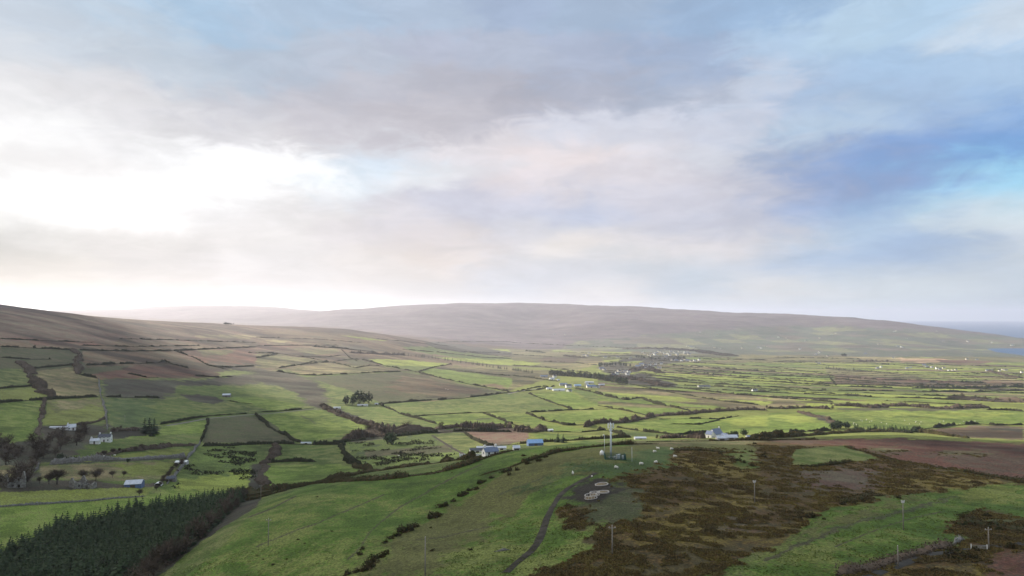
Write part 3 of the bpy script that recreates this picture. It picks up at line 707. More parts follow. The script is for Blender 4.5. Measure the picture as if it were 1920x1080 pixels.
def hedge(t, pts, h=2.6, w=2.2, m=None, label=None, name='hedge', cat='hedge', group='hedges between the fields', gap=.35, leaves=3):
    if t != 'world': pts = tp(t, [(pts[i], pts[i+1]) for i in range(0, len(pts), 2)]) if t else [(pts[i], pts[i+1]) for i in range(0, len(pts), 2)]
    L, st = resample(np.array([p for p in pts])) if t == 'world' else world_line(pts)
    if len(L) < 4: return None
    n = len(L); T = np.gradient(L, axis=0); T /= np.linalg.norm(T, axis=1)[:, None] + 1e-9; N = np.stack([-T[:, 1], T[:, 0]], -1)
    L = L + N * (fbm(np.arange(n)*st, np.full(n, L[0,0]), 14, 2, 4) * w * .9)[:, None]
    hh = h * (1 + 1.3 * fbm(L[:, 0], L[:, 1], 17, 3, 31)) * (1 + .5 * (RNG.random(n) - .5))
    hh *= np.where(fbm(L[:, 0], L[:, 1], 28, 2, 91) < -.22 + (gap - .35), .15, 1.0)
    ww = w * (1 + 1.0 * fbm(L[:, 0], L[:, 1], 23, 3, 37)) * (1 + .4 * (RNG.random(n) - .5))
    tp_ = np.clip(np.minimum(np.arange(n), np.arange(n)[::-1]) / 4.0, .12, 1); hh *= tp_; ww *= tp_
    near_ = L[n//2, 1] < 360
    if near_: leaves = leaves * 3
    core = .72 if near_ else 1.0
    prof = [(-.5, 0), (-.40, .62), (-.05, 1.0), (.38, .66), (.5, 0)]
    V = np.empty((n, 5, 3))
    for k, (a, b) in enumerate(prof):
        jx = 1 + .25 * (RNG.random(n) - .5)
        xy = L + N * (a * ww * jx * core)[:, None]
        V[:, k, :2] = xy; V[:, k, 2] = height(xy[:, 0], xy[:, 1]) + (b * core * hh * (1 + .3 * (RNG.random(n) - .5)) if b else -.4)
    Fc = grid_faces(n, 5); V = V.reshape(-1, 3)
    Vs, Fs = [V], [Fc]
    if leaves:
        k = int(n * leaves); i = RNG.integers(0, n, k); a = RNG.uniform(-.55, .55, k); z = RNG.uniform(.1, 1.12, k) * (1 - 1.2 * a * a)
        xy = L[i] + N[i] * (a * ww[i])[:, None]; P = np.c_[xy, height(xy[:, 0], xy[:, 1]) + z * hh[i]]
        lv, lf = leaf_tris(P, np.clip(st * (.34 if near_ else .55), .2, 1.3) * np.ones(k)); Vs.append(lv); Fs.append(lf + len(V))
    base = (float(L[n//2, 0]), float(L[n//2, 1]), float(height(L[n//2, 0], L[n//2, 1])))
    o = mesh_np(name, np.concatenate(Vs), Fs, m or M_HEDGE, loc=base)
    return tag(o, label, cat, group)

# label, tile, height, width, material, points
HD = M_HEDGE; SB = M_SCRUB; GO = M_GORSE
HED = [
 ('thin dark hedge under the brown moor at the far left edge',1,2.2,2.5,HD,[0,360,350,375,560,385,1000,395,1300,390,1920,362]),
 ('dark hedge slanting down the brown hillside above the reddish heath',1,2.5,3,HD,[1300,390,1450,440,1560,500,1700,530]),
 ('broad brown scrub strip running down between two left hillside fields',1,4.0,9,SB,[150,470,210,530,260,620,330,700,400,745]),
 ('brown scrub strip beside the upper left olive field',1,4.0,8,SB,[550,390,600,430,580,480,595,570]),
 ('short dark hedge joining the stone wall above the cottages',1,2,2.4,HD,[595,572,740,598]),
 ('dark hedge between the two topmost green fields at the left edge',1,1.8,2.4,HD,[-40,678,90,668,270,655]),
 ('long dark hedge above the green field left of the white cottages',1,1.8,2,HD,[-40,782,200,765,340,757,740,735]),
 ('dark hedge continuing right of the stone wall on the left hillside',1,1.8,2,HD,[780,738,1000,742,1200,742]),
 ('upright hedge between the green field and the cottage field at left',1,2.4,3,SB,[335,760,320,850,290,1000,280,1030]),
 ('dark hedge across the reddish heath on the left hillside',1,2.2,2.6,HD,[640,500,860,490,1190,482,1240,468,1290,490,1420,525]),
 ('thin hedge above the olive field in the upper left',1,2,2.4,HD,[250,525,400,508,550,495]),
 ('hedge along the upper side of the pale lane at left',1,1.6,1.8,HD,[1200,945,1400,908,1560,880,1860,862]),
 ('upright hedge below the lane beside the dark rough field',1,1.8,2,HD,[1560,900,1540,1000,1510,1080]),
 ('low reddish hedge behind the small white cottage',1,2,2.5,SB,[290,960,480,950,620,948,700,930,790,900]),
 ('short hedge right of the small grey barn on the left hillside',1,1.6,2,HD,[1700,765,1800,780,1900,790]),
 ('brown hedge below the upper brown pasture',2,2.2,2.6,HD,[-60,405,160,410,370,440,560,475,740,518]),
 ('short hedge joining two long ones on the brown upland',2,2,2.4,HD,[170,520,360,490,560,476]),
 ('curved dark hedge under the tan upland field',2,2.4,2.6,HD,[150,545,330,572,430,576,700,565,900,552,1090,548]),
 ('long dark hedge sweeping right from the upland to the farms',2,2.6,3,HD,[790,455,900,485,1000,510,1180,545,1400,600,1640,650,1920,702]),
 ('hedge under the bright yellow green upland field',2,2.2,2.6,HD,[1220,548,1330,515,1470,490]),
 ('long dark hedge right of the four dark conifers by the lane',2,2.4,2.4,HD,[900,792,1150,772,1540,748,1880,706,2100,685,2240,658]),
 ('dark diagonal hedge between two deep green fields in the middle',2,2.2,2.4,HD,[935,797,1100,870,1360,940]),
 ('hedge along the lane left of the low white sheds',2,1.6,1.8,HD,[0,852,200,842,430,824]),
 ('brown scrub hedge slanting down from the low white sheds',2,3.2,6,SB,[490,812,600,868,750,920,900,965]),
 ('dark hedge at the right side of the dark rough field',2,2.4,3,HD,[0,870,100,960,230,1030,330,1080]),
 ('thin hedge under the first green strip of the upland',2,2.2,2.6,HD,[1100,380,1400,405,1700,440,1920,450]),
 ('hedge below the long conifer row on the plain',2,2.2,2.6,HD,[1380,525,1600,550,1920,582]),
 ('short hedge in the bright field left of the farmyard lane',2,2,2.2,HD,[1700,858,1800,895,1920,940,2060,985]),
 ('thin faint hedge across the deep green middle field',2,.9,1.2,HD,[1180,882,1500,862,1920,846]),
 ('dark hedge at the foot of the bare wood in the middle',2,2.6,3.5,HD,[560,1090,700,1068,1000,1038,1250,1010,1540,995,1920,1000]),
 ('hedge left of the white farmyard on the plain',3,2.6,3,HD,[0,575,180,600,350,622]),
 ('hedge above the farm road left of the white farmyard',3,2.2,2.4,HD,[0,705,180,665,270,657]),
 ('heavy dark hedge running right from the white farmyard',3,3.2,4,HD,[470,675,600,700,700,730,850,760,960,745,1080,790,1200,812,1340,840]),
 ('dark diagonal hedge below the white farmyard',3,2.4,2.4,HD,[125,712,300,780,450,830]),
 ('dark hedge above the long bright field left of the mast top',3,2.2,2.4,HD,[110,855,400,838,770,826]),
 ('dark hedge curving down behind the telecom mast',3,2.8,3.4,HD,[110,860,250,915,420,950,560,945]),
 ('thin hedge at the right end of the middle bright fields',3,1.8,1.8,HD,[640,800,760,825,900,850,1030,880]),
 ('hedge above the low field right of the mast top',3,2.0,2.0,HD,[780,965,1000,1000,1250,1022,1400,1012,1480,1000]),
 ('hedge directly right of the mast shaft',3,2.2,2.2,HD,[640,980,760,1000,860,1030]),
 ('hedge at the foot of the near green field behind the mast',3,2.0,2.2,GO,[-200,1110,200,1078,560,1058,900,1040]),
 ('thin hedge in the long bright field left of the mast',3,1.6,1.6,HD,[300,1000,520,1003,700,985]),
 ('hedge under the pale tan field right of the farmyard',3,2,2.2,HD,[880,640,1200,705,1400,740,1600,772,1870,800]),
 ('short dark hedge in the field above the large white farmhouse',3,1.6,2,HD,[1180,940,1400,945,1560,910]),
 ('winding thin hedge above the large white farmhouse',3,1.4,1.6,HD,[1100,905,1380,900,1560,905,1700,880]),
 ('hedge right of the village above the first strip fields',4,2.4,2.6,HD,[0,515,300,545,500,580]),
 ('hedge above the brown strip fields',4,2.2,2.4,HD,[450,580,700,600,1170,612]),
 ('hedge through the brown strip fields',4,2.4,2.4,HD,[0,570,430,592,1000,640,1400,645,1920,642]),
 ('hedge below the brown strip fields',4,2.4,2.4,HD,[0,663,300,680,600,692,960,694]),
 ('long heavy hedge across the right hand plain',4,2.8,3.2,HD,[0,688,150,692,500,715,750,737,1200,747,1450,760]),
 ('short cross hedge at the left of the strip fields',4,2,2.6,HD,[130,595,170,620,210,640]),
 ('pale cross hedge at the start of the brown strips',4,2.4,3,HD,[460,585,485,620,510,650]),
 ('hedge curving round the field right of the bare belt',4,2.6,3,HD,[1640,835,1800,838,1920,848]),
 ('brown hedge slanting down to the dark conifer row',4,3,5,SB,[220,848,420,895,500,930,560,940]),
 ('dark hedge above the reddish brown field at the right edge',4,3,3,HD,[1080,985,1250,970,1400,950,1600,940,1700,950,1920,948]),
 ('dark hedge above the low green strip right of the farmhouse',4,2.4,3,HD,[0,1020,240,1000,480,990]),
 ('hedge below the bright strips near the right edge',4,2.4,2.6,HD,[1150,725,1300,730,1500,735]),
 ('thin hedge under the conifer row far right',4,2.4,2.6,HD,[1100,700,1250,695,1420,700]),
 ('bare hedge with saplings above the grey stony strip',5,3.2,4,SB,[720,185,900,155,1100,130,1280,108]),
 ('low dark hedge left of the sapling hedge near the stony strip',5,1.6,2,HD,[400,235,560,210,720,187]),
 ('dark hedge between sapling hedge and the diagonal wall',5,1.6,1.8,SB,[1280,110,1500,102]),
 ('dark hedge left of the two small bright fields',6,2.6,6,SB,[140,95,150,150,100,230,60,235,50,330,60,420]),
 ('dark hedge above the small bright fields in the middle',6,2.4,3,HD,[-400,110,0,92,150,88,400,95,640,95]),
 ('dark hedge between the two small bright fields',6,2.2,2.6,HD,[60,232,250,222,460,222]),
 ('dark hedge right of the two small bright fields',6,3,5,HD,[650,95,670,160,700,220,740,260]),
 ('gorse hedge curling round the rushy field corner',6,2.4,4,GO,[730,255,800,280,870,290,960,290]),
 ('dark hedge round the dark brown plot left of the conifers',6,2,2.2,HD,[1560,0,1620,50,1740,103,1920,93]),
]
for lab, t, h, w, m_, p in HED: hedge(t, p, h, w, m_, lab)
# parallel strip hedges of the plain, all of one kind
STRIPS = [(3,[1130,540,1600,575,1900,600]),(3,[950,560,1100,580,1500,632,1880,668]),(3,[1180,500,1500,520,1920,545]),(3,[1100,515,1500,545,1920,575]),
 (3,[1000,590,1300,625,1700,672,1920,700]),(3,[1350,480,1600,495,1920,505]),(3,[1400,450,1650,458,1920,462]),(3,[1180,660,1500,700,1920,740]),(3,[1250,560,1600,586,1920,606]),
 (4,[0,470,250,480,440,498]),(4,[0,542,200,560,430,585]),(4,[0,600,200,615,480,640]),(4,[0,620,250,640,480,655]),(4,[0,440,300,445,700,452]),(4,[500,520,800,552,1000,570]),
 (4,[520,640,900,650,1200,662]),(4,[560,610,900,632,1150,650]),(4,[1100,490,1500,505,1900,515]),(4,[800,490,1100,505,1300,530]),(4,[1300,545,1600,560,1920,570]),
 (4,[1200,700,1500,702,1900,690]),(4,[600,660,1000,672,1500,678]),(4,[0,740,300,762,500,778]),(4,[1200,625,1600,632,1920,640]),(4,[1450,580,1700,588,1920,610]),
 (3,[0,420,200,430,330,440]),(3,[220,470,450,480,640,500]),(3,[330,400,600,410,880,415]),(3,[560,430,760,440,900,452]),(3,[0,500,200,510,600,560]),
 (2,[1560,400,1800,405,1920,412]),(2,[0,445,160,415]),(2,[420,360,620,372,900,400]),(2,[1350,330,1600,320,1920,325]),(3,[0,330,300,345,600,360]),(3,[600,360,900,370,1200,385])]
for t, p in STRIPS: hedge(t, p, 3.0, 2.3, HD, 'thin dark hedge dividing the narrow strip fields on the distant plain', group='strip field hedges on the plain', leaves=2)
for q0 in np.arange(1740, 4400, 148):
    X = 230.0 + random.uniform(0, 150)
    while X < 2700:
        n_ = random.uniform(300, 900); xs_ = np.arange(X, X + n_, 20.0); ys_ = q0 - .55 * xs_ - 30 * fbm(xs_, q0 - .55 * xs_, 400, 2, 12); X += n_ + random.uniform(0, 90)
        pp, qq = project(xs_, ys_, height(xs_, ys_)); k_ = (pp > 1130) & (pp < 2100) & (ys_ > 1250) & (ys_ < 3900) & (qq < 768)
        if k_.sum() > 4 and random.random() < .72: hedge('world', np.stack([xs_[k_], ys_[k_]], -1), random.uniform(1.3, 2.2), 1.7, HD, 'thin dark hedge dividing the narrow strip fields on the distant plain', group='strip field hedges on the plain', leaves=2)
UP_ = [(1,[0,300,300,315,700,330]),(1,[900,300,1300,310,1920,330]),(1,[600,350,1000,360,1500,352]),(2,[0,290,400,300,800,330]),(2,[0,355,300,350,620,350]),(2,[300,430,500,440,640,425]),(2,[640,380,700,440,760,470]),(2,[560,475,700,455,780,455]),
 (1,[1560,500,1700,515,1920,505]),(1,[950,560,1100,590,1200,590]),(1,[1450,580,1640,590,1750,585]),(2,[900,300,1200,330,1500,360]),(2,[1250,360,1500,390,1920,440]),(1,[0,440,200,455,390,455]),(2,[330,500,430,470,560,476]),(2,[740,520,860,500,1000,512])]
for t, p in UP_: hedge(t, p, 1.7, 2.2, HD, 'faint broken hedge line across the brown left upland', group='faint hedges on the upland', leaves=2)
# gorse banks of the near hill
hedge(6,[-100,520,0,500,200,440,400,392,700,362,900,350,1100,335,1300,318,1500,270,1700,205,1920,140],2.8,6,GO,'thick dark gorse bank along the lower edge of the near green hill','gorse_bank','gorse',None,leaves=8,gap=.2)
hedge(6,[150,420,400,385,850,300,1100,265,1300,240,1600,200,1700,190],2.4,4.5,GO,'rusty gorse bank just beyond the thick one on the near hill','gorse_bank','gorse',None,leaves=8,gap=.2)
hedge(6,[-130,480,-60,470,0,470,60,450,200,425],2.6,9,GO,'wide gorse bank at the plantation corner','gorse_bank','gorse',None,leaves=7,gap=.2)
hedge(7,[-240,330,0,262,150,200,330,152,500,125,700,102,900,92,1100,88],1.6,3.2,GO,'ragged gorse row behind the telecom mast on the near hill','gorse_bank','gorse',None,leaves=7,gap=.5)
hedge(7,[1000,75,1300,70,1920,62,2300,56],1.4,2.6,GO,'low gorse bank on the brow right of the telecom mast','gorse_bank','gorse',None,leaves=4,gap=.5)
hedge(8,[-100,50,150,40,400,20,700,0,1100,-2,1350,30,1600,60,1920,90,2100,110],2.6,5,GO,'long dark gorse bank above the reddish heath at right','gorse_bank','gorse',None,leaves=6,gap=.2)
hedge(8,[600,112,720,145,850,190,1100,236,1300,275,1500,305,1700,340,1920,385,2050,410],1.5,3.5,GO,'dark gorse bank below the reddish heath at right','gorse_bank','gorse',None,leaves=6,gap=.35)
hedge(8,[560,1090,750,1020,900,970,1100,915,1250,875,1400,850],1.8,4,SB,'brown bramble hedge above the lane in the lower right corner','bramble_hedge','hedge',None,leaves=8)
hedge(8,[1400,700,1560,705,1700,735,1920,742,2100,750],1.7,6,GO,'dense black green gorse thicket above the lower right road','gorse_bank','gorse',None,leaves=9,gap=.1)
hedge(8,[1440,655,1540,660,1560,630,1640,610,1720,630,1860,640],1.1,3.5,GO,'smaller gorse thicket beside the small grass hollow at right','gorse_bank','gorse',None,leaves=7,gap=.3)
hedge(8,[550,540,700,500,780,480,900,480],1.4,4,GO,'dark gorse thicket at the top of the lower right pasture','gorse_bank','gorse',None,leaves=7,gap=.2)
hedge(8,[180,250,350,265,500,238,640,222],1.1,2.5,GO,'dark gorse rim under the small green moor field','gorse_bank','gorse',None,leaves=6,gap=.3)
hedge(7,[1220,140,1400,135,1640,150],1.1,6,GO,'dark heather mound right of the sheep','heather_mound','heather',None,leaves=7,gap=.2)

# stone walls
def wall(t, pts, h, w, label, m=None):
    o = hedge(t, pts, h, w, m or M_STONE, label, 'stone_wall', 'stone wall', None, leaves=1, gap=-.5); return o
wall(1,[742,600,752,700,785,830,800,900,806,985],1.5,1.6,'long pale stone wall running down the hillside to the white farmhouse')
wall(5,[-60,566,0,562,300,545,700,515,1100,480],1.2,1.3,'low stone wall between the two lowest left fields')
wall(5,[1250,390,1330,300,1410,200,1460,130,1500,85,1530,10],1.3,1.4,'stone wall rising diagonally beside the rushy field')
wall(5,[360,245,520,228,700,214,900,205,1100,196,1400,186],2.2,3.0,'long broad grey stone wall above the ruined cottage field', mat('grey_rubble',(.20,.185,.17),.95,scale=.8,col2=(.12,.11,.095),bump=.2))
wall(5,[260,300,280,270,300,235],1.2,1.4,'short stone wall at the edge of the thicket left')
wall(7,[-130,900,-40,890,0,880],.9,1.2,'tumbled grey stones at the gorse line low in the photo')
wall(8,[1390,845,1420,830,1470,800],1.2,1.2,'short pale stone wall at the lower right lane')

# ------------------------------------------------------------------ trees
def conifer_arrays(n_lv=11, per=9, hgt=1.0, wid=.22, seed=0):
    r = np.random.default_rng(seed); Vs = []
    for i in range(n_lv):
        f = i / (n_lv - 1); z = .08 + .88 * f; rad = wid * (1 - f) ** .8 + .015
        k = max(4, int(per * (1 - .5 * f)))
        for j in range(k):
            a = 2 * math.pi * (j + r.random()) / k; rr = rad * r.uniform(.7, 1.2); dz = r.uniform(.02, .09)
            c, s = math.cos(a), math.sin(a); w = .35 * rr + .012
            p0 = (0, 0, z + .05); p1 = (c*rr*.6 - s*w, s*rr*.6 + c*w, z - dz*.3); p2 = (c*rr, s*rr, z - dz); p3 = (c*rr*.6 + s*w, s*rr*.6 - c*w, z - dz*.3)
            Vs.append([p0, p1, p2]); Vs.append([p0, p2, p3])
    V = np.array(Vs).reshape(-1, 3); return V * hgt, np.arange(len(V)).reshape(-1, 3)
def crown_arrays(seed, n=420, h=1.0, w=.42, base=.25, twig=.05, full=False):
    """bare crown: thin upward slivers in a few clumps"""
    r = np.random.default_rng(seed); cl = [(r.uniform(-.22, .22), r.uniform(-.22, .22), (.30 + .09 * q if full else r.uniform(.46, .72)), r.uniform(.2, .30) if full else r.uniform(.20, .29)) for q in range(7)]
    P = []
    for i in range(n):
        c = cl[i % 7]; d = r.normal(size=3); d /= np.linalg.norm(d); rr = c[3] * r.random() ** .4
        P.append((c[0] * w / .42 + d[0] * rr, c[1] * w / .42 + d[1] * rr, c[2] + d[2] * rr * .85))
    P = np.array(P); o = P - np.array([0, 0, base + .1]); o /= np.linalg.norm(o, axis=1)[:, None]
    o += r.normal(size=o.shape) * .45; s = r.normal(size=o.shape); s -= (s * o).sum(1)[:, None] * o; s /= np.linalg.norm(s, axis=1)[:, None]
    L = (twig * r.uniform(.7, 1.7, n))[:, None]; W = L * .17
    V = np.stack([P - o * L - s * W, P - o * L + s * W, P + o * L * 1.3], 1).reshape(-1, 3)
    return V * h, np.arange(3 * n).reshape(n, 3)
def limbs(seed, h=1.0, spread=.3, thick=.022):
    r = random.Random(seed); b = MB()
    b.tube([(0,0,-.05),(0.01,0,.15),(0,.01,.35)], [thick*1.5, thick*1.1, thick*.8], 6)
    for k in range(7):
        a = 2*math.pi*k/7 + r.random(); z0 = r.uniform(.18,.34); e = r.uniform(.6,1.0)*spread; z1 = r.uniform(.55,.85)
        m = (math.cos(a)*e*.45, math.sin(a)*e*.45, (z0+z1)/2); q = (math.cos(a)*e, math.sin(a)*e, z1)
        b.tube([(0,0,z0), m, q], [thick*.6, thick*.38, thick*.12], 4)
        for s in (-1, 1):
            a2 = a + s*.6; b.tube([m, (m[0]+math.cos(a2)*.13, m[1]+math.sin(a2)*.13, m[2]+.18)], [thick*.3, thick*.08], 3)
    b.v = [(x*h, y*h, z*h) for x, y, z in b.v]; return b
def scaled(V, s): return V * s
PROTO = {}
def proto_tree(kind, seed, small):
    """hidden source meshes are shared; every tree is its own object"""
    key = (kind, seed, small)
    if key in PROTO: return PROTO[key]
    if kind == 'conifer':
        V, Fa = conifer_arrays(8 if small else 12, 7 if small else 10, seed=seed); crown_m = M_CONI
        tb = MB().tube([(0,0,-.05),(0,0,.9)], [.022,.004], 5); wood = M_BARK
    elif kind == 'round':   # dense dark round evergreen
        r = np.random.default_rng(seed); n = 260 if small else 600; d = r.normal(size=(n,3)); d /= np.linalg.norm(d,axis=1)[:,None]
        P = d * (r.random(n)**.25)[:,None] * np.array([.34,.34,.40]) * (1 + .3*np.sin(d[:,0]*5+seed)+.2*np.cos(d[:,1]*6))[:,None] + np.array([0,0,.55])
        V, Fa = leaf_tris(P, (.075 if small else .055)*np.ones(n)); crown_m = M_CONI
        tb = MB().tube([(0,0,-.05),(0,0,.5)], [.03,.015], 5); wood = M_BARK
    else:
        V, Fa = crown_arrays(seed, 230 if small else 900, twig=.085 if small else .05, full=small); crown_m = M_SCRUB
        if small: V = V * 1.0
        tb = limbs(seed); wood = M_BARK
    cm = mesh_np('crown', V, Fa, crown_m, link=False).data
    tm = bpy.data.meshes.new('trunk'); tm.from_pydata(tb.v, [], tb.f); tm.materials.append(wood)
    one = None
    if small:
        n0 = len(V); tv = np.array(tb.v); tq = [f for f in tb.f if len(f) == 4]; ms = [Fa]
        one = mesh_np('tree', np.concatenate([V, tv]), [Fa, np.array(tq) + n0], crown_m, link=False).data
        one.materials.append(wood)
        mi = np.zeros(len(Fa) + len(tq), np.int32); mi[len(Fa):] = 1; one.polygons.foreach_set('material_index', mi)
    PROTO[key] = (cm, tm, one); return PROTO[key]
NAMES = {'conifer': ('conifer_tree', 'conifer'), 'bare': ('bare_tree', 'tree'), 'round': ('evergreen_tree', 'tree')}
def tree(kind, x, y, h, label, group=None, w=1.0, parts=None):
    small = (y > 520) if parts is None else not parts
    cm, tm, one = proto_tree(kind, random.randrange(4), small)
    z = float(height(x, y)) - .1; nm, cat = NAMES[kind]; rz = random.uniform(0, 6.28)
    sc3 = (h * w * random.uniform(.85, 1.15), h * w * random.uniform(.85, 1.15), h)
    if small:
        r = bpy.data.objects.new(nm, one); COL.objects.link(r)
    else:
        r = bpy.data.objects.new(nm, None); COL.objects.link(r)
        a = bpy.data.objects.new('crown', cm); b = bpy.data.objects.new('trunk', tm)
        for q in (a, b): COL.objects.link(q); q.parent = r
    r.location = (x, y, z); r.rotation_euler = (0, 0, rz); r.scale = sc3
    return tag(r, label, cat, group)
def tree_row(kind, t, pts, spacing, h, label, group, wide=3.0, w=1.0, prob=1.0):
    pts = tp(t, [(pts[i], pts[i+1]) for i in range(0, len(pts), 2)]); L, st = world_line(pts, spacing)
    for x, y in L:
        if random.random() > prob: continue
        tree(kind, x + random.uniform(-1, 1) * spacing * .3, y + random.uniform(-1, 1) * wide, h * random.uniform(.65, 1.2), label, group, w)
def belt(kind, t, pts, spacing, h, label, group, wide=3.0, w=1.2):
    m_ = M_SCRUB if kind == 'bare' else M_HEDGE
    hedge(t, pts, h * .62, max(wide * 1.6, h * .8), m_, label.replace('tree', 'scrub belt', 1) if 'tree' in label else 'scrub belt, ' + label, 'scrub_belt', 'scrub belt', None, leaves=9, gap=.1)
    tree_row(kind, t, pts, spacing, h, label, group, wide, w)
def fill(t, pts, spacing):
    P = tp(t, [(pts[i], pts[i+1]) for i in range(0, len(pts), 2)])
    W = [at(*p)[:2] for p in P]; W = np.array(W); (x0, y0), (x1, y1) = W.min(0), W.max(0)
    gx, gy = np.meshgrid(np.arange(x0, x1, spacing), np.arange(y0, y1, spacing), indexing='ij')
    gx = gx + RNG.uniform(-.42, .42, gx.shape) * spacing; gy = gy + RNG.uniform(-.42, .42, gy.shape) * spacing
    m = inside(gx, gy, W); return np.stack([gx[m], gy[m]], -1)

# plantation: the nearest 300 one by one, the rest as one mass
PL = fill(5, [1860,470,1700,495,1500,525,1000,605,500,705,200,835,0,965,-300,1110,-500,1300,300,1500,700,1500,1020,1160,1180,1040,1400,900,1560,760,1720,600], 3.2)
PL = PL[np.argsort(np.hypot(PL[:, 0], PL[:, 1]))]
vis = PL[(PL[:, 1] > 205)]
near = vis[:190]; rest = vis[190:]
for x, y in near: tree('conifer', x, y, random.uniform(4.6, 7.6), 'dark green conifer packed into the plantation at the lower left', 'conifers of the plantation', w=1.8*random.uniform(.8,1.2), parts=False)
if len(rest):
    Vs, Fs, n0 = [], [], 0
    pv = [conifer_arrays(8, 7, seed=s) for s in range(4)]
    for i, (x, y) in enumerate(rest):
        V, Fa = pv[i % 4]; h = random.uniform(4.6, 7.8); a = random.random() * 6.28
        c, s = math.cos(a), math.sin(a); Q = np.c_[(V[:, 0]*c - V[:, 1]*s) * h * 1.8 + x, (V[:, 0]*s + V[:, 1]*c) * h * 1.8 + y, V[:, 2] * h + float(height(x, y))]
        Vs.append(Q); Fs.append(Fa + n0); n0 += len(V)
    o = mesh_np('plantation_conifers', np.concatenate(Vs), np.concatenate(Fs), M_CONI)
    tag(o, 'dense dark conifer plantation further back at the lower left', 'conifers', kind='stuff')
print('PLANT', len(near), len(rest))
for x, y in fill(5, [1860,480,1740,600,1580,740,1420,900,1190,1050,1100,1180,1000,1200,1180,1000,1400,840,1560,700,1700,520,1760,480], 4.5):
    tree('bare', x, y, random.uniform(4.5, 7), 'bare brown tree on the fringe between plantation and near hill', 'bare trees fringing the plantation', w=1.1, parts=False)
# single trees by the ruin
for t, px, py, h, lab in ((5,428,392,9.5,'large spreading bare tree left of the ruined stone cottage'),(5,622,362,7.0,'smaller bare tree behind the ruined stone cottage'),
        (5,718,368,8.0,'broad bare tree right behind the ruined cottage gable'),(5,1045,480,4.2,'small bare tree in the field below the blue shed'),
        (5,455,225,5.5,'lone dark tree at the left end of the grey stone wall'),(5,960,228,2.6,'round dark bush beside the grey stone wall')):
    p = tp(t, [(px, py)])[0]; x, y, z = at(*p)
    tree('round' if 'dark' in lab else 'bare', x, y, h, lab, w=1.25 if 'spread' in lab or 'broad' in lab or 'bush' in lab else 1.0, parts=True)
# thickets on the left
for x, y in fill(5, [-60,60,200,70,420,40,640,0,700,40,560,130,420,190,300,240,280,400,60,430,-60,430,-60,360,120,330,120,250,-60,250], 12.5):
    tree('bare', x, y, random.uniform(6, 9), 'bare brown tree in the thicket below the white cottages', 'bare trees of the left thicket', w=1.35, parts=False)
tree_row('bare',5,[-60,400,60,395,200,390,380,400],5,5.5,'low bare tree beside the ruined gable at the left edge','bare trees by the left ruin')
tree_row('bare',5,[760,330,860,335,960,340],6,4,'low bare scrub tree right of the broad tree','scrub trees above the ruin lane')
tree_row('bare',5,[1180,430,1280,330,1340,270,1400,215],7,4,'small bare tree along the diagonal wall','bare trees along the diagonal wall')
tree_row('bare',5,[780,180,940,150,1100,130,1260,105],5,4.2,'thin bare sapling in the hedge above the stony strip','saplings in the hedge above the stony strip')
belt('bare',1,[830,1000,930,990,1050,985],21,5,'low bare tree between the white farmhouse and the dark conifers','bare trees right of the white farmhouse')
for i, (px, py, h, lab) in enumerate(((1085,1005,12.5,'leftmost tall tree of the dark conifer clump beside the lane'),(1120,1015,14,'tallest tree of the dark conifer clump beside the lane'),
        (1155,1010,13,'right tree of the dark conifer clump beside the lane'),(1135,1030,10,'front tree of the dark conifer clump beside the lane'))):
    x, y, z = at(*tp(1, [(px, py)])[0]); tree('conifer', x, y, h, lab, w=2.0)
for px, py, h, lab in ((675,795,13,'leftmost dark round conifer above the low white sheds'),(725,798,14,'second dark conifer above the low white sheds'),(765,790,19,'tallest dark conifer above the low white sheds'),
        (805,790,17,'fourth dark conifer above the low white sheds'),(845,785,15,'rightmost dark conifer above the low white sheds')):
    x, y, z = at(*tp(2, [(px, py)])[0]); tree('round', x, y, h, lab, w=1.15)
for px, py, h, lab in ((940,1090,13,'large dark conifer left of the blue shed'),(970,1095,14,'second dark conifer left of the blue shed')):
    x, y, z = at(480+px/4+12, 560+py/4); tree('round', x, y, h*.8, lab, w=1.1)
for px, py, h, lab in ((345,1078,8,'left dark pointed conifer between blue shed and mast'),(385,1080,7,'right dark pointed conifer between blue shed and mast')):
    x, y, z = at(960+px/4, 560+py/4); tree('conifer', x, y, h, lab, w=2.2)
# tree rows on the plain
tree_row('conifer',2,[1120,430,1300,445,1500,475,1700,505,1900,535],17,13,'dark conifer in the long row across the upper plain','long conifer row on the upper plain',w=1.6)
belt('bare',2,[700,405,900,415,1120,425],36,9,'bare tree at the left end of the long conifer row','bare trees left of the conifer row',w=1.2)
tree_row('conifer',3,[0,535,160,560],11,11,'dark conifer left of the farm belt','conifers left of the farm belt',w=1.6)
belt('round',3,[280,570,480,585,640,600,860,640],9,15,'dark tree in the solid shelter belt behind the farms','shelter belt behind the farms',wide=9,w=1.0)
tree_row('round',3,[650,510,780,500,880,510],16,16,'dark pine in the grove below the village','pine grove below the village',wide=22,w=.9)
belt('bare',3,[720,590,860,600,1000,620,1100,650,1200,660],26,10,'bare tree in the belt right of the farms','bare belt right of the farms',wide=10,w=1.2)
belt('bare',3,[900,540,1000,520,1120,560],42,10,'bare tree among the houses below the village','bare trees below the village',wide=16,w=1.2)
tree_row('round',3,[930,440,1060,455,1180,460,1300,450],22,13,'dark evergreen among the village houses','dark trees in the village',wide=30,w=1.1)
belt('bare',3,[850,380,1000,372,1200,378,1400,395,1650,430],68,12,'bare tree behind the village roofs','bare trees behind the village',wide=40,w=1.4)
tree_row('round',3,[100,395,250,410],14,13,'dark tree in the clump left of the village fields','dark clump left of the village fields',wide=12)
belt('bare',3,[390,430,480,440,560,445],36,9,'bare tree by the small white farm west of the village','bare trees by the western farm',wide=10)
belt('bare',3,[540,965,640,935,760,935,900,925,960,900],18,7,'bare tree in the belt behind the telecom mast','bare belt behind the mast',wide=3,w=1.25)
